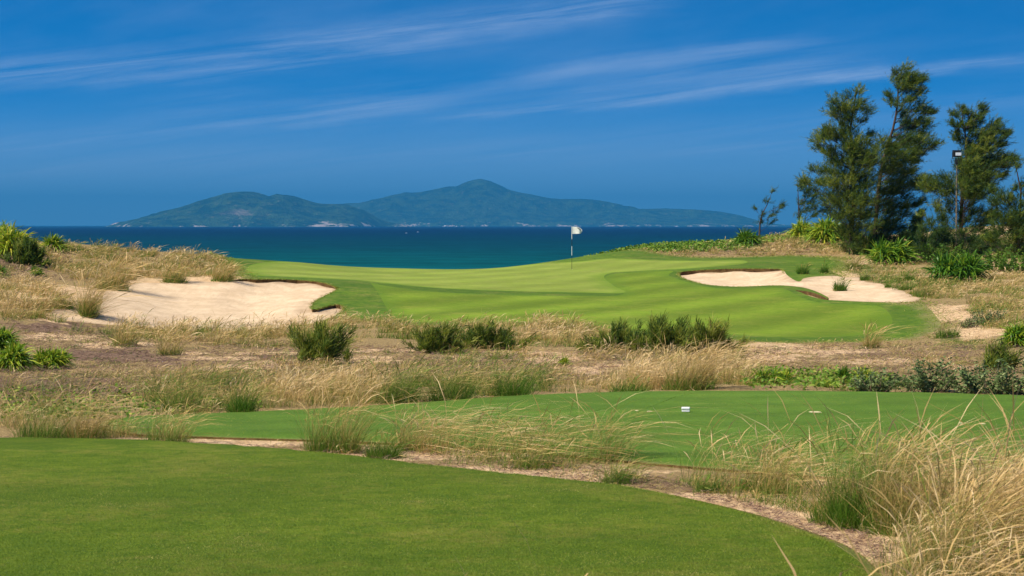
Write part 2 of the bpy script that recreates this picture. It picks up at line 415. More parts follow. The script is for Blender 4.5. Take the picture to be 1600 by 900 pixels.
# ---------------------------------------------------------------- sea, island, haze
def sea_mat():
    m, nt = mat('sea_water'); n = N(nt); p = n.pos()
    sep = n.node('ShaderNodeSeparateXYZ'); n.link(p, sep.inputs[0])
    ly = n.math('LOGARITHM', n.math('MAXIMUM', sep.outputs[1], 100.0), 10.0)
    patch = n.noise(n.map(p, (.0006, .0018, 1)), 1, 4, .6)
    t = n.math('ADD', ly, n.math('MULTIPLY', n.math('SUBTRACT', patch, .5), .35))
    col = n.mix(n.smooth(t, 2.45, 3.15), (.0, .07, .07), (.0, .032, .055))
    col = n.mix(n.smooth(t, 3.0, 3.6), col, (.0, .016, .052))
    w = n.math('ADD', n.noise(n.map(p, (.08, .25, 1)), 1, 5, .65), n.math('MULTIPLY', n.noise(n.map(p, (.012, .045, 1)), 1, 4, .6), .6))
    hsv = n.node('ShaderNodeHueSaturation'); n.link(col, hsv.inputs['Color']); n.link(n.math('ADD', n.math('MULTIPLY', n.smooth(w, .6, 1.0), .8), .62), hsv.inputs['Value'])
    cap = n.noise(n.map(p, (.11, .3, 1)), 1, 3, .6)
    cap2 = n.noise(n.map(p, (.004, .006, 1)), 1, 2, .5)
    capm = n.smooth(n.math('ADD', cap, n.math('MULTIPLY', cap2, .16)), .845, .87)
    col = n.mix(capm, hsv.outputs[0], (.55, .6, .6))
    n.out(col, .75, .06, n.bump(w, .5, .4)); return m
M['sea'] = sea_mat()
xs = np.r_[-42000, -20000, -8000, -3000, -1000, -300, 0, 300, 1000, 3000, 8000, 20000, 42000]; ys = np.r_[168, 190, 230, 300, 450, 700, 1200, 2500, 5000, 10000, 20000, 30000, 42000]
XX, YY = np.meshgrid(xs, ys); nx = len(xs)
q = [(j*nx+i, j*nx+i+1, (j+1)*nx+i+1, (j+1)*nx+i) for j in range(len(ys)-1) for i in range(nx-1)]
tag(link('sea', mesh_np('sea', np.c_[XX.ravel(), YY.ravel(), np.full(XX.size, .0)], q, None, [M['sea']])), kind='structure')

def vnoise(x, y, seed):
    r = np.random.default_rng(seed); G = r.random((64, 64))
    xi = np.floor(x).astype(int); yi = np.floor(y).astype(int); a = x-xi; b = y-yi
    a = a*a*(3-2*a); b = b*b*(3-2*b); g = lambda i, j: G[i % 64, j % 64]
    return (g(xi, yi)*(1-a)*(1-b)+g(xi+1, yi)*a*(1-b)+g(xi, yi+1)*(1-a)*b+g(xi+1, yi+1)*a*b)
def ridged(x, y, oct=5):
    s = 0; a = 1; t = 0
    for o in range(oct):
        s = s+a*(1-np.abs(2*vnoise(x*2**o+o*7.3, y*2**o+o*3.1, 5+o)-1)); t += a; a *= .55
    return s/t
def hill_mat():
    m, nt = mat('island_forest'); n = N(nt); p = n.pos()
    sep = n.node('ShaderNodeSeparateXYZ'); n.link(p, sep.inputs[0])
    c = n.mix(n.smooth(n.noise(p, .006, 6, .65), .4, .6), (.01, .04, .014), (.05, .1, .03))
    c = n.mix(n.math('MULTIPLY', n.smooth(n.noise(p, .02, 5, .7), .56, .66), .5), c, (.2, .19, .1))
    # bare pale rock low on the shore
    lim = n.math('MULTIPLY', n.math('SUBTRACT', n.noise(n.map(p, (1, 1, .3)), .0035, 5, .75), .56), 260.0)
    rock = n.smooth(n.math('SUBTRACT', n.math('ADD', lim, 10.0), sep.outputs[2]), -12, 6)
    scar = n.node('ShaderNodeVectorMath', operation='DISTANCE'); n.link(p, scar.inputs[0]); scar.inputs[1].default_value = (-1960, 14350, 10)
    c = n.mix(n.math('MULTIPLY', n.math('SUBTRACT', 1.0, n.smooth(n.math('ADD', scar.outputs['Value'], n.math('MULTIPLY', n.noise(p, .01, 5, .75), 700.0)), 330, 560)), .5), c, (.7, .52, .44))
    c = n.mix(rock, c, (.62, .52, .46))
    n.out(c, .95, .05, n.bump(n.noise(p, .005, 7, .72), 1, 170)); return m
M['hill'] = hill_mat()
def island(name, prof, D, depth, fac, xn, seed):
    prof = np.array(prof, float)
    px = np.linspace(prof[0, 0], prof[-1, 0], xn); h = np.interp(px, prof[:, 0], 352.3-prof[:, 1])/F*D
    k = np.ones(5)/5; h = np.convolve(np.pad(h, 2, mode='edge'), k, 'valid')*.35+h*.65
    X = (px-800)/F*D
    v = np.linspace(-1, 1, 70)
    env = np.clip(1-np.abs(v)**1.5, 0, 1)
    XX, VV = np.meshgrid(X, v); 
    wd = depth*np.clip(h/120, .25, 1)
    YY = D+VV*wd[None]
    r = ridged(XX/850+seed, YY/850, 6)
    prof2 = h[None]*env[:, None]
    nz = (r-.62)
    Z = prof2*(1+.85*nz*np.minimum(1, np.abs(VV)*2.2+.05))+nz*150*np.abs(VV)*env[:, None]
    Z[0] = -20; Z[-1] = -20
    n = len(X); q = [(j*n+i, j*n+i+1, (j+1)*n+i+1, (j+1)*n+i) for j in range(69) for i in range(n-1)]
    tag(link(name, mesh_np(name, np.c_[XX.ravel(), YY.ravel(), Z.ravel()], q, None, [M['hill']])), kind='structure')
island('island', [(178,352),(183,348.5),(192,347),(205,345),(227,340),(262,327),(295,319),(312,314),(329,309),(356,300.5),(383,298),(395,299),(403,302),(420,307),(430,302.5),(445,304),(457,306),(480,312),(498,317),(515,318),(528,318),(545,320),(572,330),(600,344),(625,350),(640,353)], 15500, 1500, 1, 330, 2.0)
island('island', [(440,352),(480,331),(520,322),(548,319),(565,319),(592,311),(610,306),(633,300.5),(655,300),(680,296),(700,291),(715,290),(727,284),(740,280),(751,277.5),(762,280),(771,283),(783,288),(795,294),(810,298),(822,300.5),(842,305),(865,310),(889,311),(905,310.5),(923,311),(937,313),(950,315),(970,320),(990,325.5),(1010,325),(1038,324),(1065,325),(1092,326),(1126,329.5),(1145,333),(1159,336),(1180,344),(1213,349),(1245,352.5)], 21000, 2200, 1, 520, 5.0)
# haze box
hz = bpy.data.meshes.new('haze')
x0, x1, y0, y1, z0, z1 = -43000, 43000, -2000, 43500, -25, 640
hz.from_pydata([(x0,y0,z0),(x1,y0,z0),(x1,y1,z0),(x0,y1,z0),(x0,y0,z1),(x1,y0,z1),(x1,y1,z1),(x0,y1,z1)], [], [(0,3,2,1),(4,5,6,7),(0,1,5,4),(1,2,6,5),(2,3,7,6),(3,0,4,7)])
m, nt = mat('haze_air'); n = N(nt); pv = n.node('ShaderNodeVolumePrincipled')
pv.inputs['Color'].default_value = (.04, .31, .64, 1); pv.inputs['Density'].default_value = 5.8e-5; pv.inputs['Anisotropy'].default_value = 0
o = n.node('ShaderNodeOutputMaterial'); n.link(pv.outputs[0], o.inputs['Volume']); hz.materials.append(m)
tag(link('haze', hz), kind='stuff')

# ---------------------------------------------------------------- blades: every leaf, needle and stalk
def leaf_mat(name, ramp, tr=.3, rough=.6, tipmix=None):
    m, nt = mat(name); n = N(nt)
    r = n.node('ShaderNodeValToRGB'); r.color_ramp.elements[0].position = ramp[0][0]; r.color_ramp.elements[0].color = (*ramp[0][1], 1)
    r.color_ramp.elements[1].position = ramp[-1][0]; r.color_ramp.elements[1].color = (*ramp[-1][1], 1)
    for p, c in ramp[1:-1]:
        e = r.color_ramp.elements.new(p); e.color = (*c, 1)
    n.link(n.attr('tone'), r.inputs[0]); col = r.outputs[0]
    b = n.node('ShaderNodeBsdfPrincipled'); b.inputs['Roughness'].default_value = rough; b.inputs['Specular IOR Level'].default_value = .25
    t = n.node('ShaderNodeBsdfTranslucent'); n.link(col, b.inputs['Base Color']); n.link(col, t.inputs['Color'])
    mx = n.node('ShaderNodeMixShader'); mx.inputs[0].default_value = tr; n.link(b.outputs[0], mx.inputs[1]); n.link(t.outputs[0], mx.inputs[2])
    o = n.node('ShaderNodeOutputMaterial'); n.link(mx.outputs[0], o.inputs['Surface']); return m
M['grass'] = leaf_mat('grass_blade', [(0, (.04, .125, .006)), (.25, (.11, .21, .014)), (.42, (.24, .26, .05)), (.55, (.40, .27, .08)), (.78, (.62, .42, .17)), (1, (.78, .59, .33))], .3)
M['brown'] = leaf_mat('withered_blade', [(0, (.07, .035, .03)), (.5, (.2, .11, .09)), (1, (.42, .28, .18))], .2)
M['strap'] = leaf_mat('strap_leaf', [(0, (.025, .09, .01)), (.4, (.09, .21, .014)), (.7, (.28, .37, .02)), (1, (.56, .5, .06))], .3, .4)
M['needle'] = leaf_mat('pine_needle', [(0, (.022, .055, .012)), (.5, (.08, .14, .016)), (.8, (.26, .29, .03)), (1, (.36, .36, .07))], .4)
M['greyleaf'] = leaf_mat('grey_leaf', [(0, (.05, .1, .025)), (.6, (.16, .22, .07)), (1, (.4, .4, .18))], .25)
M['vine'] = leaf_mat('vine_leaf', [(0, (.05, .13, .01)), (.6, (.14, .26, .02)), (1, (.36, .38, .06))], .3)
M['bark'] = simple('casuarina_bark', (.08, .055, .04), .95, .1, (.06, .045, .035), 5, .03)
M['stem'] = simple('dry_stem', (.24, .18, .12), .95, .1, (.12, .08, .05), 9)
PROFILE = {'grass': (1, .85, .6, .3), 'seed': (.7, .45, .5, 2.1), 'strap': (.7, 1, .85, .5), 'leaf': (.35, 1, .95, .55), 'needle': (1, .95, .8, .5)}
class Blades:
    def __init__(s): s.v = []; s.t = []; s.n = 0
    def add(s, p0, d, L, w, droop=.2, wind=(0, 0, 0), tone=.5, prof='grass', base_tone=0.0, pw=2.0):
        p0 = np.asarray(p0, float).reshape(-1, 3); n = len(p0)
        d = np.broadcast_to(np.asarray(d, float), (n, 3)); d = d/np.linalg.norm(d, axis=1, keepdims=True)
        L = np.broadcast_to(L, n)[:, None]; w = np.broadcast_to(w, n)[:, None]; droop = np.broadcast_to(droop, n)[:, None]
        wind = np.broadcast_to(np.asarray(wind, float), (n, 3))
        rnd = rng.normal(size=(n, 3)); side = np.cross(d, rnd); side /= np.linalg.norm(side, axis=1, keepdims=True)+1e-9
        out = []; ts = (0, .3, .6, .85, 1.0)
        tone = np.broadcast_to(tone, n); tt = []
        bend = wind+np.array([0, 0, -1.])*droop
        for i, t in enumerate(ts):
            c = p0+d*L*t+bend*L*t**pw
            k = PROFILE[prof][i] if i < 4 else 0
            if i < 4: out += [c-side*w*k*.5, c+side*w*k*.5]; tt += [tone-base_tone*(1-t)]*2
            else: out.append(c); tt.append(tone)
        s.v.append(np.stack(out, 1)); s.t.append(np.stack(tt, 1)); s.n += n
    def mesh(s, name, mats, origin=(0, 0, 0)):
        v = np.concatenate(s.v)-np.asarray(origin); t = np.clip(np.concatenate(s.t), 0, 1); n = len(v)
        b = (np.arange(n)*9)[:, None]
        q = np.concatenate([b+np.array([[0, 1, 3, 2]]), b+np.array([[2, 3, 5, 4]]), b+np.array([[4, 5, 7, 6]])]); tr = b+np.array([[6, 7, 8]])
        return mesh_np(name, v.reshape(-1, 3), q, tr, mats, True, {'tone': t.ravel()})
def dirs(n, spread, lean=(0, 0)):
    a = rng.uniform(0, 2*np.pi, n); s = np.abs(rng.normal(0, spread, n)); s = np.clip(s, 0, 1.4)
    return np.c_[np.cos(a)*np.sin(s)+lean[0], np.sin(a)*np.sin(s)+lean[1], np.cos(s)], a
WIND = np.array([.24, -.05, -.05])
def tuft(B, P, n, h, rad, tone=.6, tvar=.12, spread=.35, w=None, wind=1., seed=.3, green=.35):
    """n blades round ground point P"""
    P = np.asarray(P, float); Y = P[1]
    w = w or max(.0045, .00020*Y)
    r = rad*np.sqrt(rng.random(n))*.5; a = rng.uniform(0, 2*np.pi, n)
    p0 = P+np.c_[r*np.cos(a), r*np.sin(a), np.zeros(n)]; p0[:, 2] = surf(p0[:, 0], p0[:, 1])-.02
    d, _ = dirs(n, spread); d[:, 0] += np.cos(a)*r/(rad+.01)*.5; d[:, 1] += np.sin(a)*r/(rad+.01)*.5
    ns = int(n*seed); L = h*rng.uniform(.45, 1.0, n)
    t = np.clip(rng.normal(tone, tvar, n), 0, 1)
    wd = WIND*wind*rng.normal(.8, .8, n)[:, None]+rng.normal(0, .1, (n, 3))*np.array([1, 1, .3])
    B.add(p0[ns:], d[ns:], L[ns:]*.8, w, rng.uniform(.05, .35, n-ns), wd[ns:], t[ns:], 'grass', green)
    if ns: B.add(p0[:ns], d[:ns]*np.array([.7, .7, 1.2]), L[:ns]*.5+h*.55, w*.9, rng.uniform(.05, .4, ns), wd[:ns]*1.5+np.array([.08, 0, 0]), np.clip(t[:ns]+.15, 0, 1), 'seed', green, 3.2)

def scatter(poly, n, jitter=0):
    """n ground points spread over a patch outlined in photo pixels, none on turf or sand"""
    poly = np.array(poly, float); lo, hi = poly.min(0), poly.max(0); out = []
    c = 0
    while c < n:
        p = rng.uniform(lo, hi, (max(400, 3*n), 2)); p = p[inside(poly, p[:, 0], p[:, 1])]
        out.append(p); c += len(p)
    p = np.concatenate(out)[:n]; w = hit(p[:, 0], p[:, 1]); w = w[~np.isnan(w[:, 0])]
    return w
def off_turf(w, keep=('bunker_left', 'bunker_right'), d=0.0):
    m = np.ones(len(w), bool)
    for k in POLY:
        m &= ~inside(POLY[k], w[:, 0], w[:, 1])
    return w[m]
def gp(px, py):
    w = hit(px, py)[0]
    if np.isnan(w[0]): w = np.array([*at(px, py, 115)[:2], 0]); w[2] = H(w[0], w[1])
    w[2] = surf(w[0], w[1])[0]
    return w

# stuff: wild grass nobody could count
BG = Blades()
def field(poly, n, nb, h, rad, tone, tvar=.12, spread=.4, seed=.2, green=.3, wind=1., onsand=False, clump=.5):
    w = scatter(poly, int(n*1.7))
    if clump:
        c = vnoise(w[:, 0]/1.1+31, w[:, 1]/1.6+17, 11)*.6+vnoise(w[:, 0]*2+3, w[:, 1]*1.4+9, 12)*.4
        w = w[c+rng.normal(0, .06, len(w)) > clump-.08]
    if not onsand: w = off_turf(w)
    for P in w:
        hh = h*rng.uniform(.6, 1.25)
        tl = vnoise(np.array([P[0]/1.7+5]), np.array([P[1]/2.5+3]), 13)[0]-.5
        tuft(BG, P, nb, hh*(.8+.5*rng.random()**2), rad*rng.uniform(.5, 1.2), np.clip(rng.normal(tone, tvar)+tl*.35, 0, 1), .17, spread*rng.uniform(.8, 1.5), None, wind, seed, green)
# bank over the left bunker
field([(60,392),(110,384),(200,392),(330,402),(372,410),(372,440),(300,434),(250,432),(200,438),(160,455),(120,440),(70,420)], 330, 36, .55, .5, .62, .1, .5, .15, .2)
field([(100,383),(200,391),(350,404),(360,412),(200,402),(100,392)], 120, 26, .5, .3, .55, .12, .4, .3, .2)
field([(0,430),(60,440),(90,455),(110,480),(60,500),(0,505)], 150, 34, .6, .5, .6, .1, .5, .2, .2)
field([(0,400),(60,420),(0,430)], 30, 20, .3, .4, .55, .1, .6, .1, .2)
# strip in front of the left bunker
field([(80,500),(200,508),(340,516),(480,505),(560,498),(640,508),(640,530),(450,545),(250,540),(120,520)], 240, 30, .5, .4, .58, .1, .45, .3, .3)
field([(200,510),(340,516),(480,506),(480,530),(200,530)], 70, 34, .62, .4, .62, .08, .4, .35, .3)
field([(600,505),(700,508),(800,500),(920,510),(960,530),(920,548),(800,540),(640,530)], 190, 34, .55, .5, .58, .12, .5, .2, .25)
field([(820,500),(920,505),(950,540),(830,535)], 90, 40, .6, .5, .68, .08, .5, .35, .2)
# broad native area: thin low growth
field([(0,505),(200,520),(500,545),(1000,555),(1300,545),(1600,545),(1600,580),(1300,590),(900,590),(500,590),(0,600)], 800, 14, .22, .5, .55, .16, .9, .05, .2)
field([(0,590),(400,580),(420,640),(150,660),(0,670)], 420, 22, .35, .5, .56, .14, .7, .15, .3)
field([(1130,535),(1450,537),(1560,525),(1600,540),(1600,590),(1130,590)], 420, 20, .26, .5, .62, .1, .8, .1, .2)
field([(0,510),(300,530),(640,545),(1000,556),(1450,540),(1600,550),(1600,595),(900,600),(420,600),(0,620)], 900, 9, .13, .3, .3, .2, 1.0, .0, .1, .5)
field([(330,545),(640,545),(1000,550),(1000,592),(420,598)], 150, 20, .32, .35, .62, .12, .5, .25, .25, 1, False, .5)
field([(430,560),(560,562),(560,575),(430,575)], 16, 30, .3, .3, .6, .1, .5, .2, .3, 1, False, .2)
field([(640,548),(830,545),(830,562),(640,564)], 40, 30, .3, .3, .58, .12, .5, .2, .3, 1, False, .3)
field([(900,546),(1160,546),(1160,570),(920,566)], 80, 34, .42, .35, .66, .12, .5, .25, .3, 1, False, .3)
field([(1130,538),(1450,540),(1600,545),(1600,590),(1130,590)], 90, 16, .18, .4, .3, .12, .8, .1, .1, 1, False, .3)
field([(0,520),(430,545),(640,560),(600,590),(0,600)], 110, 14, .16, .4, .32, .12, .9, .0, .1, 1, False, .4)
field([(440,560),(1160,556),(1160,585),(440,590)], 130, 26, .3, .35, .4, .2, .6, .1, .2, 1, False, .5)
# band of taller grass beyond the far tee
field([(230,605),(320,600),(420,602),(420,640),(230,645)], 60, 40, .5, .35, .5, .12, .4, .35, .4)
field([(420,600),(600,596),(610,632),(430,640)], 75, 44, .55, .35, .66, .1, .4, .4, .3)
field([(600,600),(780,592),(870,592),(880,612),(700,624),(600,630)], 90, 50, .52, .35, .42, .12, .4, .3, .35)
field([(860,585),(980,590),(980,610),(880,614)], 40, 30, .35, .4, .6, .1, .5, .2, .3)
field([(980,590),(1060,585),(1160,588),(1170,608),(980,610)], 100, 50, .6, .35, .68, .1, .4, .4, .25)
field([(1160,590),(1300,590),(1400,594),(1400,612),(1160,610)], 60, 22, .28, .4, .5, .12, .5, .2, .3)
# right slope
field([(1420,435),(1600,425),(1600,520),(1540,520),(1500,470),(1445,465)], 520, 26, .38, .5, .6, .12, .6, .15, .25)
field([(1330,425),(1420,425),(1500,445),(1440,470),(1380,450)], 170, 26, .35, .4, .5, .14, .55, .15, .25)
field([(1300,405),(1420,405),(1600,425),(1600,440),(1330,428)], 200, 22, .35, .4, .55, .12, .5, .2, .2)
field([(1030,398),(1090,385),(1240,368),(1330,378),(1320,400),(1180,400)], 380, 24, .42, .5, .64, .1, .5, .2, .2)
field([(1200,366),(1330,368),(1330,390),(1200,385)], 140, 24, .4, .5, .6, .1, .5, .2, .2)
field([(1400,365),(1600,355),(1600,410),(1440,410)], 160, 22, .35, .5, .48, .15, .5, .1, .2)
# round the edges of the tees
field([(0,655),(180,650),(330,690),(150,688),(0,684)], 60, 36, .42, .35, .66, .1, .5, .35, .35)
field([(330,694),(700,705),(1000,738),(1180,765),(1180,780),(1000,762),(700,728),(330,700)], 90, 20, .2, .25, .55, .15, .6, .25, .35)
field([(620,695),(1010,722),(1020,745),(640,712)], 70, 26, .72, .3, .68, .12, .42, .6, .4, 2.0, True, .42)
field([(700,715),(1000,740),(1000,750),(700,725)], 26, 26, .3, .3, .6, .1, .5, .3, .35, 1.2, True, .3)
field([(1060,745),(1260,760),(1260,800),(1100,775)], 34, 16, .72, .3, .66, .12, .45, .6, .35, 1.6, True, .42)
field([(1060,750),(1280,790),(1280,806),(1080,768)], 40, 24, .16, .3, .5, .15, .7, .1, .35, .5, True, .3)
# long grass at the right of the near tee
field([(1250,800),(1400,775),(1640,775),(1640,830),(1420,830)], 42, 44, .7, .4, .74, .1, .4, .45, .3, 1.5, True, .4)
field([(1400,860),(1640,830),(1640,980),(1440,980),(1395,900)], 90, 44, .62, .4, .68, .14, .38, .4, .5, 1.3, True, .4)
# a few stalks in front of the near tee, close to the camera
for (X, Y, h, c) in [(-.25,9.2,1.0,5),(.12,9.0,1.3,6),(.55,8.8,1.05,8),(.9,8.6,1.05,14),(1.3,8.8,1.18,14),(1.75,9.3,1.15,14),(2.2,9.6,1.2,26),(2.7,9.8,1.3,34),(3.2,9.9,1.4,40),(.5,8.4,.98,4),(1.0,8.2,.97,7)]:
    P = np.array([X, Y, H(X, Y)]); tuft(BG, P, c*2, h, .35, .66, .08, .22, .006, 1.2, .7, .3)
# the same grass goes on to either side of the view
for (x0_, x1_, y0_, y1_, n_) in [(.27, .27, 10, 120, 420), (-.27, -.27, 20, 120, 380)]:
    Yq = 10**rng.uniform(math.log10(y0_), math.log10(y1_), n_); Xq = x0_*Yq+np.sign(x0_)*rng.uniform(0, 1, n_)**1.5*(4+.15*Yq)
    Wq = off_turf(np.c_[Xq, Yq, H(Xq, Yq)])
    for P in Wq: tuft(BG, P, 24, rng.uniform(.25, .6), rng.uniform(.3, .8), np.clip(rng.normal(.55, .16), 0, 1), .15, .55, None, 1, .2, .3)
tag(link('wild_grass', BG.mesh('wild_grass', [M['grass']])), kind='stuff')

# stuff: the clipped blades of the two tees and the ragged rim of every turf edge
BT = Blades()
def clipped(k, n, zt, h, box):
    px = rng.uniform(box[0], box[1], n); py = rng.uniform(box[2], box[3], n); a, b_ = slope(px, py)
    Y = (zt)/b_; x = a*Y; m = inside(POLY[k], x, Y); x, Y = x[m], Y[m]; n = len(x)
    z = surf(x, Y)-.003
    t = vnoise(x*1.5+40, Y*1.1+7, 21)*.5+vnoise(x*6+3, Y*5+9, 22)*.35+rng.normal(0, .12, n)+.1
    a = rng.uniform(0, 2*np.pi, n)
    BT.add(np.c_[x, Y, z], np.c_[np.cos(a)*.7, np.sin(a)*.7, np.ones(n)], h*rng.uniform(.5, 1.3, n), .0034, .2, (0, 0, 0), np.clip(t, 0, 1), 'grass')
clipped('tee_near', 250000, -2.36+.072, .014, (-20, 1400, 690, 905))
clipped('tee_far', 60000, -2.55+.068, .018, (150, 1620, 612, 780))
def rim(k, n, h, sel=None, spread=.06):
    P_ = POLY[k]; i = rng.integers(0, len(P_), n); t = rng.random(n)[:, None]; L_ = np.roll(P_, -1, 0)
    ln = np.linalg.norm(L_-P_, axis=1); i = rng.choice(len(P_), n, p=ln/ln.sum()); q = P_[i]*(1-t)+L_[i]*t+rng.normal(0, spread, (n, 2))
    if sel is not None: q = q[sel(q)]
    n = len(q); z = np.maximum(surf(q[:, 0], q[:, 1]), H(q[:, 0], q[:, 1])); a = rng.uniform(0, 2*np.pi, n)
    BT.add(np.c_[q, z-.01], np.c_[np.cos(a), np.sin(a), rng.uniform(.3, 1.3, n)], h*rng.uniform(.4, 1.3, n), np.maximum(.004, .00018*q[:, 1]), .4, (0, 0, 0), np.clip(rng.normal(.6, .25, n), 0, 1), 'grass')
rim('tee_near', 9000, .06, lambda q: q[:, 1] > 11, .03); rim('tee_far', 12000, .07, None, .05)
rim('collar', 16000, .2, lambda q: ~(inside(POLY['bunker_left'], q[:, 0], q[:, 1]) | inside(POLY['bunker_right'], q[:, 0], q[:, 1])), .35)
def lipsel(q):
    px, py = proj(q[:, 0], q[:, 1], H(q[:, 0], q[:, 1])); return ((px > 375) & (px < 560)) | ((px > 1050) & (px < 1225))
rim('bunker_left', 5000, .1, lipsel, .05); rim('bunker_right', 5000, .1, lipsel, .05)
M['blade'] = leaf_mat('turf_blade', [(0, (.08, .15, .006)), (.5, (.17, .25, .014)), (.8, (.27, .29, .04)), (1, (.52, .42, .14))], .25)
tag(link('turf_blades', BT.mesh('turf_blades', [M['blade']])), kind='stuff')

# stuff: low leafy vines on the dune crest, withered creepers on the sand
BV = Blades()
def leaves(B, w, L, wd, tone, tv, up=.6, h=.1):
    n = len(w); a = rng.uniform(0, 2*np.pi, n)
    d = np.c_[np.cos(a), np.sin(a), rng.uniform(.1, up*2, n)]
    p = w.copy(); p[:, 2] += rng.uniform(0, h, n)
    B.add(p, d, L*rng.uniform(.6, 1.3, n), wd, .3, (0, 0, 0), np.clip(rng.normal(tone, tv, n), 0, 1), 'leaf')
def crest(pts, n, h, spread=3.0):
    pts = np.array(pts); i = rng.random(n)*(len(pts)-1); k = i.astype(int); t = (i-k)[:, None]
    p = pts[k]*(1-t)+pts[k+1]*t; a, _ = slope(p[:, 0], 400)
    Y = p[:, 1]+rng.uniform(-spread, spread, n); X = a*Y
    return off_turf(np.c_[X, Y, H(X, Y)])
leaves(BV, off_turf(scatter([(905,399),(960,388),(1100,376),(1240,362),(1240,374),(1150,392),(1060,396),(960,393)], 5200)), .16, .08, .55, .2, .8, .22)
leaves(BV, crest([(330,99),(450,109),(600,114),(760,118),(850,118),(930,119),(1000,123),(1100,127),(1250,130)], 9000, .3, 3), .17, .08, .5, .22, .8, .2)
leaves(BV, off_turf(scatter([(0,615),(180,610),(420,640),(180,655),(0,660)], 1300)), .07, .028, .6, .3, .8, .1)
leaves(BV, off_turf(scatter([(1160,580),(1330,585),(1420,600),(1420,612),(1160,610)], 1500)), .09, .035, .6, .2, .8, .15)
leaves(BV, off_turf(scatter([(1230,365),(1420,360),(1600,350),(1600,410),(1420,410),(1330,400)], 3600)), .16, .06, .35, .25, .8, .25)
tag(link('beach_vine', BV.mesh('beach_vine', [M['vine']])), kind='stuff')
BW = Blades()
def litter(poly, n, L=.16, h=.08):
    w = off_turf(scatter(poly, n)); n = len(w); a = rng.uniform(0, 2*np.pi, n)
    w[:, 2] += rng.uniform(0, h, n)
    BW.add(w, np.c_[np.cos(a), np.sin(a), rng.uniform(-.1, .7, n)], L*rng.uniform(.5, 1.5, n), np.maximum(.004, .00016*w[:, 1]), .2, (0, 0, 0), rng.uniform(0, 1, n), 'grass')
litter([(0,505),(200,520),(640,545),(1000,555),(1300,540),(1450,538),(1600,545),(1600,590),(900,600),(500,600),(0,640)], 34000)
litter([(0,385),(110,395),(120,440),(0,440)], 2600, .16)
litter([(330,694),(700,705),(1000,738),(1400,850),(1380,880),(1150,795),(1000,765),(700,732),(330,702),(0,692),(0,684)], 5200, .09, .03)
litter([(1430,470),(1560,480),(1560,540),(1450,530)], 900, .12)
litter([(1040,390),(1260,380),(1300,400),(1060,401)], 1500, .2, .15)
tag(link('withered_creeper', BW.mesh('withered_creeper', [M['brown']])), kind='stuff')

# ---------------------------------------------------------------- single plants
PX = lambda P: P[1]/F            # metres per photo pixel at point P
def tussock(px, py, wpx, hpx, label, tone=.5, n=170, green=.3, spread=.45, seed=.25, wind=1., P=None, name='grass_tussock', cat='grass tussock', group='tussocks of wild grass'):
    P = gp(px, py) if P is None else P
    B = Blades(); s = PX(P)
    nk = int(n*1.5); h = hpx*s*1.75; rad = wpx*s*.52
    if tone < .3: h *= .75
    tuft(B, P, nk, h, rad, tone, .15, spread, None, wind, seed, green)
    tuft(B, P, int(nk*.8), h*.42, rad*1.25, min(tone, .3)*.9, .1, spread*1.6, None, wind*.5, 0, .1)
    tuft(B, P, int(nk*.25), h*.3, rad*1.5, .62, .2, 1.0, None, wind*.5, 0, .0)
    o = link(name, B.mesh(name, [M['grass']], P), None, P); tag(o, label, cat, group); return o
def strappy(px, py, wpx, hpx, label, tone=.4, tv=.2, n=90, group='strap leaved plants on the dunes', wl=None):
    P = gp(px, py); s = PX(P); B = Blades(); W = wpx*s; h = hpx*s*1.2
    nc = max(2, int(W/(h*.4)+.5)); n = int(n*2.8)
    for c in range(nc*2 if nc > 1 else 1):
        ox = rng.uniform(-.5, .5)*max(0, W-h*.9); oy = rng.uniform(-.5, .5)*max(0, W-h*.9)*.7
        m = n//(nc*2) if nc > 1 else n
        q = P+np.array([ox, oy, 0]); q[2] = H(q[0], q[1]); hk = rng.uniform(.65, 1.0)
        d, a = dirs(m, .7); p0 = q+np.c_[np.cos(a), np.sin(a), np.zeros(m)]*.05*h+np.c_[np.zeros((m, 2)), rng.uniform(0, .35, m)*h]
        B.add(p0, d, h*hk*rng.uniform(.6, 1.1, m), wl or max(h*.04, .0003*P[1]), rng.uniform(.3, .95, m), WIND*.25, np.clip(rng.normal(tone, tv, m), 0, 1), 'strap', -.1)
        D = Blades
    o = link('strap_leaved_plant', B.mesh('strap_leaved_plant', [M['strap']], P), None, P); tag(o, label, 'plant', group); return o
def tube(path, rad, sides=6):
    path = np.asarray(path, float); rad = np.asarray(rad, float); n = len(path); v = []; q = []
    tg = np.gradient(path, axis=0); tg /= np.linalg.norm(tg, axis=1, keepdims=True)+1e-9
    for i in range(n):
        u = np.cross(tg[i], (.3, 1, .1)); u /= np.linalg.norm(u)+1e-9; w = np.cross(tg[i], u)
        for k in range(sides):
            a = 2*np.pi*k/sides; v.append(path[i]+rad[i]*(np.cos(a)*u+np.sin(a)*w))
    for i in range(n-1):
        for k in range(sides):
            q.append((i*sides+k, i*sides+(k+1) % sides, (i+1)*sides+(k+1) % sides, (i+1)*sides+k))
    return v, q
class Tubes:
    def __init__(s): s.v = []; s.q = []
    def add(s, path, rad, sides=6):
        v, q = tube(path, rad, sides); n = len(s.v); s.v += v; s.q += [tuple(a+n for a in f) for f in q]
    def mesh(s, name, mats, origin=(0, 0, 0)): return mesh_np(name, np.array(s.v)-np.asarray(origin), s.q, None, mats, True)
def arc(a, b, sag, n=6):
    a = np.asarray(a, float); b = np.asarray(b, float); t = np.linspace(0, 1, n)[:, None]
    return a*(1-t)+b*t+np.array([0, 0, 1.])*sag*(4*t*(1-t))
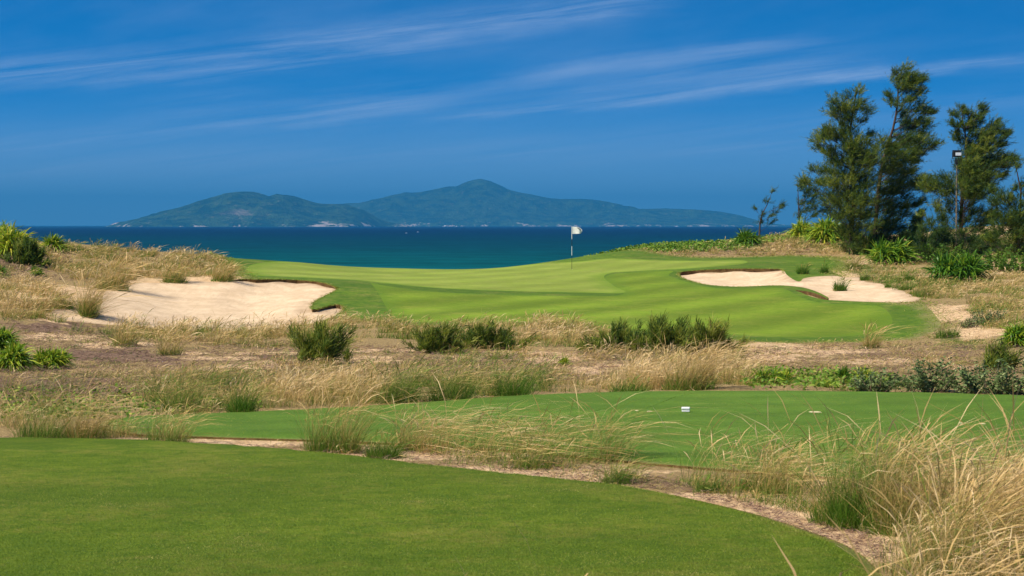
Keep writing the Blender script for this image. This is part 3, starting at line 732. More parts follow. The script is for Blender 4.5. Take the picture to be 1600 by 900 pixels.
def needle_bush(px, py, wpx, hpx, label, tone=.42, nb=26, nn=55, bare=.2):
    nb = int(nb*1.5); nn = int(nn*2.2)
    P = gp(px, py); s = PX(P); W = wpx*s; h = hpx*s; root = empty('pine_shrub', P)
    tag(root, label, 'shrub', 'young wispy pine shrubs'); B = Blades(); S = Tubes()
    nc = 1
    for c in range(nc):
        ox = 0 if nc == 1 else (-.5+(c+.5)/nc)*W*.85
        for b in range(nb):
            a = rng.uniform(0, 2*np.pi); sp = min(abs(rng.normal(0, .55)), 1.2)
            q = P+np.array([rng.normal(0, .2)*W, rng.normal(0, .14)*h, 0]); q[2] = H(q[0], q[1])
            L = h*rng.uniform(.35, 1.15)*max(.4, 1-2.2*((q[0]-P[0])/W)**2)/max(.62, math.cos(sp)**.5)
            tip = q+np.array([math.cos(a)*math.sin(sp)*W/h*.62, math.sin(a)*math.sin(sp)*.6, max(.25, math.cos(sp))])*L+np.array([.06*L, 0, 0])
            path = arc(q, tip, -.08*L); S.add(path, np.linspace(.012, .004, 6)*max(1, s*40), 4)
            t = rng.uniform(bare, 1, nn)[:, None]; k = t*5; i = np.clip(k.astype(int), 0, 4); f = k-i
            pp = path[i[:, 0]]*(1-f)+path[np.clip(i[:, 0]+1, 0, 5)]*f
            bd = (tip-q)/np.linalg.norm(tip-q)
            d = bd+rng.normal(0, .5, (nn, 3))+np.array([.1, 0, .35]); tone_b = tone+.22+rng.normal(0, .12)
            B.add(pp+rng.normal(0, .05, (nn, 3))*h, d, h*.3*rng.uniform(.4, 1.2, nn), max(.006, .0003*P[1]), .1, WIND*.3, np.clip(rng.normal(tone_b, .18, nn), 0, 1), 'needle')
    o = link('foliage', B.mesh('foliage', [M['needle']], P), root); link('stem', S.mesh('stem', [M['stem']], P), root)
    return root
def leafy_bush(px, py, wpx, hpx, label, m='greyleaf', tone=.5, n=900, leaf=.06, group='leafy coastal shrubs', tv=.2):
    P = gp(px, py); s = PX(P); W = wpx*s; h = hpx*s; root = empty('leafy_shrub', P)
    tag(root, label, 'shrub', group); B = Blades(); S = Tubes()
    ns = max(8, int(W/h*14))
    for k in range(ns):
        ox = rng.uniform(-.5, .5)*W*.95; oy = rng.uniform(-.35, .35)*min(W, h*2.5); tp = np.array([ox, oy, 0]); q = P+tp*.55; q[2] = H(q[0], q[1])
        hh = h*rng.uniform(.35, 1.2)*(1-.35*(2*ox/W)**2)
        tip = q+tp*.45+np.array([rng.normal(0, .2)*hh, rng.normal(0, .2)*hh, hh]); path = arc(q, tip, 0); S.add(path, np.linspace(.008, .003, 6)*max(1, s*50), 4)
        nn = n//ns; t = rng.uniform(.1, 1, nn)[:, None]; pp = q*(1-t)+tip*t+rng.normal(0, .03, (nn, 3))
        a = rng.uniform(0, 2*np.pi, nn)
        B.add(pp, np.c_[np.cos(a), np.sin(a), rng.uniform(.1, 1.2, nn)], leaf*rng.uniform(.6, 1.3, nn), leaf*.42, .2, (0, 0, 0), np.clip(rng.normal(tone, tv, nn), 0, 1), 'leaf')
    link('foliage', B.mesh('foliage', [M[m]], P), root); link('stem', S.mesh('stem', [M['stem']], P), root)

# tussocks, by what they stand beside
for a in [
 ((60,688),120,66,'straw tussock with green foot at the left end of the near tee edge',.58,200,.45),
 ((130,686),100,66,'windblown straw tussock leaning over the left tee corner',.72,170,.3),
 ((262,694),120,50,'flattened straw tussock on the left tip of the far tee',.64,210,.4),
 ((505,706),100,72,'tall straw tussock between the two tees, left of the darker green clump',.58,230,.45),
 ((545,708),60,84,'tallest thin seeded tussock between the tees at the narrow sand strip',.66,150,.4),
 ((598,716),96,46,'dark green rounded tussock on the sand strip between the tees',.24,460,.1),
 ((640,704),90,50,'wispy pale tussock overhanging the far tee right of the dark clump',.62,160,.3),
 ((830,732),110,36,'low olive tussock hugging the sand strip below the wispy grass',.38,220,.2),
 ((962,754),84,34,'low green tussock on the sand strip left of the small round one',.34,220,.2),
 ((1105,770),60,34,'small bright green round tussock alone on the sand strip',.2,260,.05),
 ((1205,772),80,60,'thin reddish straw tussock above the bend of the sand strip',.62,120,.35),
 ((1165,765),60,36,'small green footed tussock beside the withered bit on the strip',.34,120,.2),
 ((1340,824),150,128,'huge green stemmed tussock with long seed heads leaning right over the tee',.36,520,.35),
 ((1405,834),150,140,'huge pale straw tussock arching right behind the near tee corner',.68,480,.3),
 ((1370,832),100,40,'dark green leafy foot of grass below the arching straw heads',.2,260,.1),
 ((1290,818),80,60,'olive tussock at the left foot of the huge arching grass',.4,180,.3),
 ((1510,905),160,140,'large reddish straw tussock at the lower right edge of the photo',.66,480,.35),
 ((1590,900),150,190,'tall pale straw tussock filling the lower right corner',.76,480,.3),
 ((1490,935),130,150,'green and straw tussock at the bottom edge right of the tee corner',.5,420,.35),
 ((378,646),70,56,'dark green rounded tussock on the back edge of the far tee',.17,300,.05),
 ((285,642),100,48,'olive tussock left of the dark one behind the far tee',.42,220,.3),
 ((625,629),90,52,'bright green tussock at the left end of the green row behind the far tee',.3,260,.15),
 ((705,626),130,56,'wide green tussock in the middle of the row behind the far tee',.36,320,.2),
 ((800,619),110,58,'dark green leaning tussock at the right end of the row behind the far tee',.22,280,.15),
 ((985,613),100,30,'low dark green tussock on the far tee edge left of the wheat coloured grass',.2,220,.05),
 ((1075,609),130,60,'broad wheat coloured tussock behind the far tee marker',.66,420,.3),
 ((137,492),44,50,'upright straw tussock standing in the left end of the left bunker',.6,240,.15),
 ((178,452),70,40,'shaggy straw tussock hanging over the left bunker head',.58,260,.15),
 ((272,441),60,22,'low olive tussock on the back lip of the left bunker',.46,240,.1),
 ((348,439),56,24,'straw tussock at the back lip of the left bunker beside the green',.55,200,.1),
 ((95,480),60,20,'flat olive tussock in the pale sand left of the left bunker',.48,180,.1),
 ((195,540),60,34,'straw tussock on the flat below the left bunker',.62,180,.2),
 ((265,556),60,32,'second straw tussock on the flat nearer than the first below the left bunker',.62,180,.2),
 ((1254,428),26,20,'dark green tussock on the back edge of the right bunker, the left one of two',.16,200,.0),
 ((1288,427),18,18,'smaller dark green tussock on the back edge of the right bunker',.16,160,.0),
 ((1312,449),32,22,'round dark green tussock inside the right bunker sand',.18,260,.0),
 ((1351,438),24,14,'green tussock on the rough head of the right bunker',.2,180,.0),
 ((1387,449),14,10,'tiny green tussock on the far slope of the right bunker',.2,110,.0),
 ((1415,453),34,14,'green tussock near the right tip of the right bunker',.24,180,.0),
 ((1418,437),34,14,'dark green tussock on the slope above the right tip of the bunker',.2,180,.0),
 ((1335,423),30,20,'olive tussock between the right bunker and the tall trees',.4,160,.1),
 ((1440,463),50,14,'flat green tussock where the right bunker meets the slope',.34,180,.1),
 ((1360,545),40,30,'straw tussock by the right end of the fairway',.6,150,.2),
 ((1480,527),60,26,'green weedy tussock on the bare sand right of the fairway',.28,200,.1),
 ((620,516),50,14,'low green tussock at the front edge of the fairway near the left bunker',.28,180,.1)]:
    (x, yv), w, h, lab, tone, n, gr = a
    tussock(x, yv, w, h, lab, tone, n, gr, .42 if h < 60 else .3, .1 if tone < .3 else .3, .6 if tone < .3 else 1.3)

for a in [
 (5,396,110,50,'yellow green strap leaved thicket on the dune at the left edge',.72,260),
 (-5,380,70,36,'bright thicket of straps at the top left of the dune',.6,150),
 (85,394,46,32,'spiky bright green rosette on the left dune skyline',.55,110),
 (57,431,28,18,'small spiky rosette low on the left dune slope',.4,60),
 (2,428,20,16,'small dark rosette at the left edge below the thicket',.35,50),
 (22,578,80,46,'glossy strap leaved clump at the left edge of the native flat',.58,200),
 (80,576,76,40,'glossy strap leaved clump with yellowed base right of its neighbour',.62,190),
 (2,548,70,42,'tall strap leaved clump behind the others at the left edge',.5,140),
 (882,572,18,18,'small bright green seedling on the sand in the middle of the flat',.6,40),
 (1206,602,90,34,'arching strap leaved clump right of the wheat coloured grass',.45,120),
 (1290,606,60,18,'low strap leaved clump along the back edge of the far tee',.5,80),
 (1317,601,30,32,'dark spiky upright rosette behind the far tee',.22,70),
 (1348,600,50,30,'yellow green strap leaved clump beside the dark rosette',.68,110),
 (1588,542,70,44,'glossy strap leaved clump at the right edge beside the bare sand',.48,130),
 (1050,381,22,12,'small round rosette on the skyline above the green',.25,60),
 (1168,384,50,28,'dark green clump on the dune crest right of the skyline rosette',.28,140),
 (1295,380,70,44,'yellow green strap leaved thicket left of the tallest trees',.6,240),
 (1255,372,50,30,'yellowish strap leaved clump at the foot of the small left tree',.62,120),
 (1358,398,50,36,'dark strap leaved clump beneath the two tall trees',.2,120),
 (1395,412,84,44,'broad green strap leaved clump right of the tall trees',.42,260),
 (1495,438,100,48,'broad dark strap leaved clump below the floodlight tree',.26,260),
 (1544,380,18,24,'narrow yellow green seedling on the right dune',.72,40)]:
    strappy(*a[:5], a[5], .18, a[6]*2)
for a in [
 (497,568,92,58,'pale stemmed pine shrub alone in front of the left bunker',.4,26,60,.35),
 (684,553,80,42,'dark pine shrub, left of the pair in front of the fairway',.36,26,60,.15),
 (765,548,84,40,'dark pine shrub, right of the pair in front of the fairway',.36,26,60,.15),
 (968,552,100,46,'dark pine shrub at the left end of the long hedge before the fairway',.38,30,60,.1),
 (1036,554,100,54,'dark pine shrub in the middle of the long hedge before the fairway',.34,34,60,.1),
 (1102,552,90,50,'lighter pine shrub at the right end of the long hedge before the fairway',.46,30,60,.1),
 (1556,580,60,40,'dark soft pine shrub rising behind the grey leaved shrubs',.34,20,50,.1),
 (42,414,60,36,'dark pine shrub below the bright thicket on the left dune',.3,30,70,.05)]:
    needle_bush(*a)
for a in [
 (1365,612,70,32,'grey green leafy shrub behind the far tee, left one',.5,800),
 (1452,613,82,50,'grey green leafy shrub behind the far tee, middle one',.48,1100),
 (1540,615,100,42,'grey green leafy shrub behind the far tee, right one',.48,1300),
 (1606,616,80,52,'tall grey green leafy shrub at the right edge behind the tee',.5,1200),
 (1406,392,60,26,'green leafy shrub just right of the tallest tree foot',.4,700),
 (1436,378,50,24,'green leafy shrub on the sandy crest between the tall trees',.45,600),
 (1478,412,60,26,'dark leafy shrub left of the floodlight pole foot',.25,700),
 (1556,424,70,30,'dark leafy shrub right of the broad dark strap leaved clump',.28,800),
 (1592,428,50,30,'dark leafy shrub beneath the thin tree at the right edge',.25,600),
 (1350,388,50,30,'dark leafy undergrowth at the foot of the dense tree',.2,600),
 (1545,506,50,24,'small dark leafy shrub on the dry slope above the bare sand',.32,500),
 (1515,512,34,16,'low grey leafy shrub on the bare sand at the right',.4,260)]:
    leafy_bush(a[0], a[1], a[2]*(1.35 if a[1] < 450 else 1.15), a[3]*(1.2 if a[1] < 450 else 1), a[4], 'vine' if a[1] < 450 else 'greyleaf', a[5], int(a[6]*(3.4 if a[1] < 450 else 1.5)), .11 if a[1] < 450 else .06)

# ---------------------------------------------------------------- casuarina trees
def tree(name, label, cat, base, trunk, clumps, Y, dens=1., tone=.5, depth=1.0, r0=.13, group='casuarina trees on the right dune', bark='bark', twig=True):
    s = Y/F; bx, _, _ = at(base[0], base[1], Y); P = np.array([bx, Y, H(bx, Y)])
    root = empty(name, P); tag(root, label, cat, group)
    tp = [P-np.array([0, 0, .15])]+[at(x, yv, Y)+np.array([0, rng.normal(0, .1), 0]) for x, yv in trunk]
    tp = np.array(tp); tt = np.linspace(0, 1, len(tp)); T2 = np.linspace(0, 1, 16)
    path = np.stack([np.interp(T2, tt, tp[:, i]) for i in range(3)], 1)
    S = Tubes(); S.add(path, r0*(1-T2*.88), 8); B = Blades()
    zs = path[:, 2]; top = zs.max(); bot = zs[0]
    for (cx_, cy_, r, *fy) in clumps:
        c = at(cx_, cy_, Y)
        hf = np.clip((c[2]-bot)/(top-bot), 0, 1); spreadY = depth*(.3+1.9*(1-hf))
        reps = [rng.normal(0, .5)*spreadY] if r < 9 else [rng.uniform(.15, .9)*spreadY, -rng.uniform(.15, .9)*spreadY]
        if fy: reps = [-fy[0]]
        for oy in reps:
            c = at(cx_+rng.normal(0, 1), cy_+rng.normal(0, 1), Y); c[1] += oy; rr = r*s*1.15
            ax = abs(c[0]-np.interp(c[2], zs, path[:, 0]))+abs(oy)
            za = np.clip(c[2]-.45*ax-.1, bot+.4, top-.03); k = np.argmin(np.abs(zs-za)); a = np.array([np.interp(za, zs, path[:, i]) for i in range(3)])
            if np.all(np.diff(zs) > 0) is False: a = path[k]
            L = arc(a, c, -.05*ax); S.add(L, np.linspace(max(.01, r0*.16*min(1, ax)), .006, 6), 5)
            # twigs fan out of the limb end, each a spray of drooping needles
            nt = int((12+r*3.0)*dens); od = (c-a)/(np.linalg.norm(c-a)+.3); ct = rng.normal(0, .09)
            for _ in range(nt):
                p = c+rng.normal(0, .52, 3)*rr*np.array([1.1, 1.15, .55])-od*rr*abs(rng.normal(0, .35))
                u = rng.normal(0, .42, 3)+od*.95+np.array([.22, 0, .42]); u /= np.linalg.norm(u)
                L_ = rng.uniform(.25, .75)*min(1, .45+rr*1.3); e = p+u*L_
                if rng.random() < .35: S.add([c*.6+a*.4+rng.normal(0, .03, 3) if rng.random() < .3 else c, p, e], [.007, .005, .003], 3)
                nn = int(rng.uniform(14, 26)); f = rng.uniform(0, 1.0, nn)[:, None]
                pp = p+u*L_*f+rng.normal(0, .03, (nn, 3))
                d = u*1.0+rng.normal(0, .42, (nn, 3))
                B.add(pp, d, rng.uniform(.08, .26, nn), .015, .12, (.08, 0, 0), np.clip(rng.normal(tone+ct-.04+rng.normal(0, .17), .1, nn), 0, 1), 'needle')
    link('crown', B.mesh('crown', [M['needle']], P), root); link('trunk', S.mesh('trunk', [M[bark]], P), root)
    return root
A = [(1339,145,7),(1324,152,8),(1301,159,7),(1307,174,10),(1321,172,11),(1339,168,12),(1350,177,8),(1307,184,7),(1324,186,10),(1346,191,5),(1314,197,5),(1328,203,7),(1296,204,6),(1280,219,9),(1292,214,10),(1307,214,10),(1321,214,12),(1284,231,6),(1297,238,6),(1339,225,11),(1353,221,8),(1359,213,5),(1324,232,13),(1342,239,12),(1355,245,7),(1288,236,5),(1302,241,6),(1332,240,12),(1348,250,11),(1304,254,9),(1324,256,14),(1344,258,14),(1358,257,7),(1273,265,5),(1284,270,6),(1300,270,9),(1320,274,14),(1344,276,14),(1250,284,5),(1262,288,7),(1276,290,8),(1292,288,9),(1312,290,14),(1336,292,16),(1354,290,12),(1316,304,14),(1340,308,16),(1310,318,12),(1332,320,16),(1350,318,12),(1320,334,13),(1340,336,14),(1354,338,10),(1312,342,8),(1332,354,14),(1320,364,9),(1332,374,11),(1330,388,11),(1349,358,10),(1342,392,7)]
tree('casuarina_tree', 'dense broad based casuarina at the left of the two tallest trees', 'tree', (1330,398), [(1331,370),(1334,300),(1332,250),(1328,205),(1335,160),(1338,140)], A, 112, 1, .52, 1.0, .15)
Bt = [(1411,110,6),(1400,115,4),(1411,119,8),(1422,121,7),(1402,125,6),(1438,124,6),(1429,129,9),(1413,131,9),(1403,139,6),(1415,142,9),(1436,143,8),(1429,150,7),(1387,152,4),(1394,157,7),(1399,164,7),(1411,163,6),(1426,157,5),(1419,173,8),(1410,178,6),(1430,176,8),(1441,166,6),(1445,176,7),(1454,175,5),(1422,191,8),(1411,194,6),(1435,191,9),(1445,197,8),(1413,203,6),(1426,205,8),(1438,208,8),(1406,214,7),(1419,218,9),(1436,220,10),(1449,233,7),(1457,229,6),(1410,226,9),(1428,231,11),(1378,221,7),(1372,231,6),(1387,230,9),(1438,242,7),(1372,243,8),(1390,241,12),(1410,241,11),(1425,240,8),(1384,254,11),(1400,256,12),(1420,248,9),(1432,253,7),(1376,270,8),(1392,270,12),(1412,272,12),(1424,267,8),(1430,281,8),(1444,318,6),(1436,352,7),(1424,360,8),(1412,368,8),(1400,376,8),(1424,344,7),(1388,286,12),(1408,288,12),(1428,292,10),(1440,297,8),(1384,302,9),(1397,300,9),(1392,315,8),(1412,311,8),(1400,325,9),(1417,322,7),(1432,322,6),(1388,331,11),(1406,337,8),(1384,347,11),(1412,345,7),(1376,359,11),(1392,359,9),(1437,335,4),(1441,345,4),(1372,320,9),(1372,303,8),(1370,375,9),(1384,373,8)]
tree('casuarina_tree', 'tallest casuarina with an open crown and bare upper trunk leaning right', 'tree', (1366,398), [(1367,370),(1371,300),(1378,262),(1388,225),(1398,195),(1403,160),(1404,130),(1411,108)], Bt, 115, 1, .48, .9, .14)
Ct = [(1502,169,3),(1505,178,4),(1489,179,3),(1494,183,3),(1511,178,4),(1532,169,5),(1535,176,5),(1518,183,5),(1527,184,7),(1528,191,7),(1517,191,5),(1512,196,4),(1485,194,4),(1492,199,5),(1500,198,5),(1522,203,7),(1512,204,5),(1497,209,5),(1528,211,6),(1515,213,5),(1495,219,5),(1503,218,5),(1552,193,6),(1548,202,8),(1541,210,10),(1552,209,8),(1536,219,9),(1548,218,8),(1530,226,8),(1563,216,6),(1568,208,6),(1574,210,4),(1558,226,5),(1566,229,4),(1511,228,8),(1520,228,8),(1514,238,10),(1528,238,11),(1543,234,9),(1550,243,8),(1504,250,8),(1518,251,12),(1534,251,12),(1570,248,8),(1577,251,6),(1562,256,9),(1550,259,10),(1571,261,5),(1569,272,4),(1494,264,7),(1504,264,9),(1518,266,12),(1534,266,12),(1543,276,9),(1558,276,4),(1500,279,9),(1514,281,11),(1531,281,12),(1543,288,7),(1478,280,7),(1466,284,8),(1451,288,8),(1484,288,8),(1444,290,7),(1458,296,9),(1472,291,9),(1484,301,9),(1470,306,8),(1491,291,8),(1520,294,9),(1533,291,9),(1543,301,6),(1518,309,9),(1530,309,8),(1459,331,6),(1451,338,5),(1466,344,5),(1528,333,8),(1539,336,9),(1534,348,8),(1544,344,8),(1474,351,5),(1512,322,6),(1480,318,5),(1468,322,5),(1498,258,9,3.2),(1490,266,9,3.2),(1496,276,10,3.3),(1492,296,10,3.3),(1500,306,9,3.2),(1488,306,9,3.2),(1500,272,9,3.3),(1492,286,7,3.3),(1498,300,7,3.3),(1490,312,5,3.2),(1486,330,6),(1497,350,6),(1508,345,7),(1516,360,8),(1530,362,7),(1545,366,8),(1520,376,7),(1478,366,6),(1540,350,8),(1552,340,7),(1500,335,5),(1515,335,6)]
tree('casuarina_tree', 'feathery casuarina with a pale mottled trunk behind the floodlight', 'tree', (1502,400), [(1500,370),(1502,330),(1505,290),(1511,250),(1509,215),(1504,190),(1502,168)], Ct, 108, .9, .45, 1.0, .13)
Dt = [(1555,299,5),(1563,308,6),(1557,316,7),(1570,314,7),(1550,321,6),(1580,311,6),(1592,323,8),(1583,336,9),(1568,344,9),(1580,351,10),(1593,348,10),(1597,361,11),(1583,364,9),(1597,381,11),(1580,374,8),(1590,394,8),(1575,384,6),(1560,354,6),(1606,340,10),(1612,360,11),(1620,378,11),(1612,395,9),(1610,322,8),(1560,368,8),(1566,384,8),(1572,400,8),(1590,406,9),(1556,340,7),(1575,326,7),(1600,400,10),(1548,375,6),(1588,262,3),(1582,250,3),(1600,290,5),(1606,305,7),(1586,295,3)]
tree('casuarina_tree', 'thin casuarina with bare top twigs at the right edge', 'tree', (1592,408), [(1592,380),(1594,340),(1596,300),(1590,270),(1584,245)], Dt, 100, .9, .42, .8, .09)
tree('casuarina_tree', 'short one sided casuarina standing left of the dense tree', 'tree', (1250,366), [(1249,346),(1247,310),(1246,280)], [(1249,288,4),(1251,296,5),(1257,310,6),(1252,320,5),(1264,318,5),(1273,309,6),(1257,330,6),(1266,327,5),(1252,339,5),(1260,300,4),(1270,300,4),(1282,333,5),(1268,338,5)], 124, .8, .3, .5, .06)
tree('casuarina_tree', 'small dark casuarina half hidden behind the dense tree', 'tree', (1298,372), [(1298,340),(1297,300)], [(1296,306,7),(1300,318,7),(1296,330,7),(1288,322,5),(1290,312,4),(1302,340,6),(1292,342,6)], 122, .8, .3, .5, .06)
tree('casuarina_shrub', 'wispy bare windblown sapling on the dune skyline', 'sapling', (1186,366), [(1188,350),(1190,335),(1200,318),(1206,300)], [(1180,326,2),(1208,300,2),(1196,318,3),(1218,325,4),(1210,332,4),(1202,340,3),(1190,338,3),(1186,348,4),(1205,348,3),(1222,322,2)], 125, .45, .3, .3, .06, 'low casuarina growth on the right dune')
tree('casuarina_shrub', 'dark low casuarina between the two broad strap leaved clumps', 'shrub', (1448,412), [(1450,395),(1455,375),(1465,355)], [(1442,393,9),(1454,388,9),(1445,404,8),(1458,402,8),(1470,374,8),(1459,374,7),(1475,364,7),(1466,390,7),(1448,378,6),(1446,362,6),(1456,352,6),(1468,345,6),(1438,372,5),(1476,378,6),(1462,366,6)], 100, .9, .22, .6, .06, 'low casuarina growth on the right dune')
tree('casuarina_shrub', 'dark low casuarina above the strap leaved clump under the floodlight', 'shrub', (1508,410), [(1508,392),(1508,372)], [(1484,381,7),(1508,380,8),(1518,388,9),(1494,388,7),(1524,378,8),(1504,368,5),(1500,400,7),(1530,394,7),(1540,388,6),(1550,378,6)], 101, .9, .22, .6, .06, 'low casuarina growth on the right dune')

# ---------------------------------------------------------------- made things
M['white'] = simple('white_paint', (.8, .8, .78), .45, .4, (.72, .72, .7), 20)
M['black'] = simple('black_paint', (.012, .012, .014), .4, .4, (.02, .02, .02), 20)
M['cloth'] = simple('flag_cloth', (.82, .81, .78), .8, .2, (.7, .69, .66), 6)
M['emblem'] = simple('emblem_ink', (.12, .13, .1), .8, .1)
M['metal'] = simple('weathered_pole', (.22, .18, .13), .9, .1, (.06, .05, .035), 5)
M['glass'] = simple('lamp_glass', (.8, .82, .84), .12, .6)
M['cupdark'] = simple('cup_liner', (.03, .03, .03), .8, .2)
def cyl(a, b, r, s=10, r2=None): 
    T_ = Tubes(); T_.add([a, b], [r, r if r2 is None else r2], s); return T_
P = gp(893.5, 421); P[2] = H(P[0], P[1])
root = empty('flagstick', P); tag(root, 'white flag on a thin black and white banded flagstick on the green', 'golf flag')
segs = [(0, .72, 'black', .011), (.72, 1.19, 'white', .014), (1.19, 1.55, 'black', .014), (1.55, 2.2, 'white', .014)]
S = {'black': Tubes(), 'white': Tubes()}
for z0_, z1_, c, r in segs: S[c].add([(0, 0, z0_), (0, 0, z1_)], [r, r], 8)
me = mesh_np('pole', np.array(S['black'].v+S['white'].v), S['black'].q+[tuple(i+len(S['black'].v) for i in f) for f in S['white'].q], None, [M['black'], M['white']], True)
for i, p in enumerate(me.polygons): p.material_index = 0 if i < len(S['black'].q) else 1
link('pole', me, root)
fu, fv = np.meshgrid(np.linspace(0, 1, 17), np.linspace(0, 1, 11)); W_, H_ = .50, .37
rip = .05*np.sin(fu*7+fv*1.2)*fu
X_ = fu*W_*(1-.04*np.cos(fv*np.pi*2)*fu); X_ = np.where(fu > .8, X_-.06*((fv-.45)**2)*4*(fu-.8)/.2, X_)
Z_ = 2.19-(1-fv)*H_*(1-.05*fu)-.05*fu**2*(fv)-.0*fu
vt = np.c_[(X_+.014).ravel(), rip.ravel()-.02*fu.ravel(), Z_.ravel()]
q = [(j*17+i, j*17+i+1, (j+1)*17+i+1, (j+1)*17+i) for j in range(10) for i in range(16)]
fl = mesh_np('flag', np.r_[vt, vt+np.array([0, .003, 0])], q+[tuple(k+187 for k in f[::-1]) for f in q], None, [M['cloth'], M['emblem']], True)
for i, p in enumerate(fl.polygons):
    j, k = divmod(i % 160, 16)
    if (k, j) in {(8,8),(9,8),(10,8),(10,7),(11,7),(11,6),(12,6),(12,5),(13,5),(12,4),(13,6),(13,7)} : p.material_index = 1
link('flag', fl, root)
v = []; qq = []
for k in range(20):
    a = 2*np.pi*k/20; v += [(.054*np.cos(a), .054*np.sin(a), .004), (.062*np.cos(a), .062*np.sin(a), .006)]
    qq.append((2*k, 2*k+1, (2*k+3) % 40, (2*k+2) % 40))
link('cup_rim', mesh_np('cup_rim', v, qq, None, [M['white']]), root)

import bmesh
def box_bm(bm, c, s, bev=0, rot=None):
    r = bmesh.ops.create_cube(bm, size=1); vs = r['verts']
    bmesh.ops.scale(bm, vec=s, verts=vs)
    if bev: 
        es = list({e for v_ in vs for e in v_.link_edges}); g = bmesh.ops.bevel(bm, geom=es, offset=bev, segments=3, affect='EDGES', profile=.5); vs = list({v_ for f in g['faces'] for v_ in f.verts} | {v_ for v_ in vs if v_.is_valid})
    if rot is not None: bmesh.ops.rotate(bm, cent=(0, 0, 0), matrix=rot, verts=vs)
    bmesh.ops.translate(bm, vec=c, verts=vs)
def bm_obj(name, bm, m, parent=None, loc=None, smooth=False):
    me = bpy.data.meshes.new(name); bm.to_mesh(me); bm.free(); me.materials.append(m)
    for p in me.polygons: p.use_smooth = smooth
    return link(name, me, parent, loc)
from mathutils import Matrix
P = gp(1071.5, 652); root = empty('tee_marker', P+np.array([0, 0, -.002])); root.rotation_euler.z = R(-8)
tag(root, 'small white rectangular tee marker block on the far tee', 'tee marker')
bm = bmesh.new(); box_bm(bm, (0, 0, .052), (.112, .07, .034), .010); box_bm(bm, (0, 0, .018), (.104, .06, .022), .004); bm_obj('block', bm, M['white'], root)
bm = bmesh.new(); box_bm(bm, (0, 0, .0285), (.100, .054, .006)); bm_obj('groove', bm, simple('grey_groove', (.3, .3, .28)), root)
bm = bmesh.new(); box_bm(bm, (0, 0, -.02), (.012, .012, .06)); bm_obj('spike', bm, M['black'], root)
M['divot'] = simple('pale_divot', (.6, .52, .32), .95, .05, (.5, .42, .22), 30)
for (x, yv, w, lab) in [(1273,652,22,'largest pale sand filled divot, right of the tee marker'),(1015,651,10,'pale divot just left of the tee marker'),(995,650,7,'tiny pale divot farthest left of the tee marker'),(1502,670,9,'pale divot at the right, left one of the close pair'),(1535,671,12,'pale divot at the right, right one of the close pair')]:
    P = gp(x, yv); r = w*PX(P)*.5; n_ = 14; v = [(0, 0, .008)]
    for k in range(n_):
        a = 2*np.pi*k/n_; q_ = r*rng.uniform(.75, 1.1); v.append((q_*math.cos(a), q_*.9*math.sin(a)*1.3, .001))
    o = link('sand_divot', mesh_np('sand_divot', v, None, [(0, 1+k, 1+(k+1) % n_) for k in range(n_)], [M['divot']]), None, P+np.array([0, 0, .001])); tag(o, lab, 'divot', 'sand filled divots on the far tee')
# floodlight on its pole
Y = 105.6; bx = at(1494, 400, Y)[0]; P = np.array([bx, Y, H(bx, Y)]); top = at(1493, 252, Y)[2]-P[2]
root = empty('floodlight', P); tag(root, 'black floodlight on a pole standing among the right hand trees', 'floodlight')
T_ = Tubes(); T_.add([(0, 0, -.2), (.0, 0, top*.5), (.0, 0, top)], [.055, .045, .035], 12); link('pole', T_.mesh('pole', [M['metal']]), root)
bm = bmesh.new(); hz_ = at(1493, 240, Y)[2]-P[2]
box_bm(bm, (-.02, -.02, hz_), (.42, .24, .36), .02, None); 
for k in range(6): box_bm(bm, (-.2+k*.075, .13, hz_), (.02, .08, .3))
hd = bm_obj('lamp_housing', bm, M['black'], root)
bm = bmesh.new(); box_bm(bm, (.05, -.15, hz_-.03), (.30, .02, .16), .006); bm_obj('lamp_glass', bm, M['glass'], root)
bm = bmesh.new(); box_bm(bm, (-.24, 0, hz_-.1), (.02, .05, .3)); box_bm(bm, (.2, 0, hz_-.1), (.02, .05, .3)); box_bm(bm, (-.02, 0, hz_-.25), (.46, .05, .025)); box_bm(bm, (.05, 0, hz_-.42), (.28, .2, .26), .01); bm_obj('bracket', bm, M['black'], root)
# boats far out
for (x, yv, L, lab) in [(714,352.9,16,'white boat on the horizon below the peak, right one'),(696,353.2,26,'long white boat on the horizon below the peak, left one'),(526,353,22,'white boat off the right end of the nearer hills'),(1058,353.2,18,'white boat near the right shore of the island'),(653,363,4.5,'small white fishing boat in mid water left of the flag'),(635,364.5,4,'smallest white fishing boat beside its neighbour in mid water')]:
    D = ZC/max(1e-4, -slope(x, yv)[1]); D = min(D, 12500); a, _ = slope(x, yv); root = empty('boat', (a*D, D, 0)); tag(root, lab, 'boat', 'boats far out on the sea')
    k = L*(D/6500 if D > 5000 else 1)*.75
    hull = []; 
    for t, wd in ((-.5, .13), (-.25, .17), (.1, .17), (.35, .11), (.5, .01)):
        sh = .03 if t < .3 else .07
        hull += [(t*k, -wd*k*.5, -.02*k), (t*k, wd*k*.5, -.02*k), (t*k, wd*k*.75, (.08+sh)*k), (t*k, -wd*k*.75, (.08+sh)*k)]
    q = [(i*4+j, i*4+(j+1) % 4, i*4+4+(j+1) % 4, i*4+4+j) for i in range(4) for j in range(4)]+[(0, 3, 2, 1), (16, 17, 18, 19)]
    link('hull', mesh_np('hull', hull, q, None, [M['white']], False), root)
    bm = bmesh.new(); box_bm(bm, (-.1*k, 0, .16*k), (.34*k, .14*k, .12*k), .01*k); box_bm(bm, (-.05*k, 0, .24*k), (.16*k, .1*k, .05*k)); bm_obj('cabin', bm, M['white'], root)
    link('mast', cyl((.08*k, 0, .1*k), (.08*k, 0, .45*k), .012*k, 6).mesh('mast', [M['white']]), root)

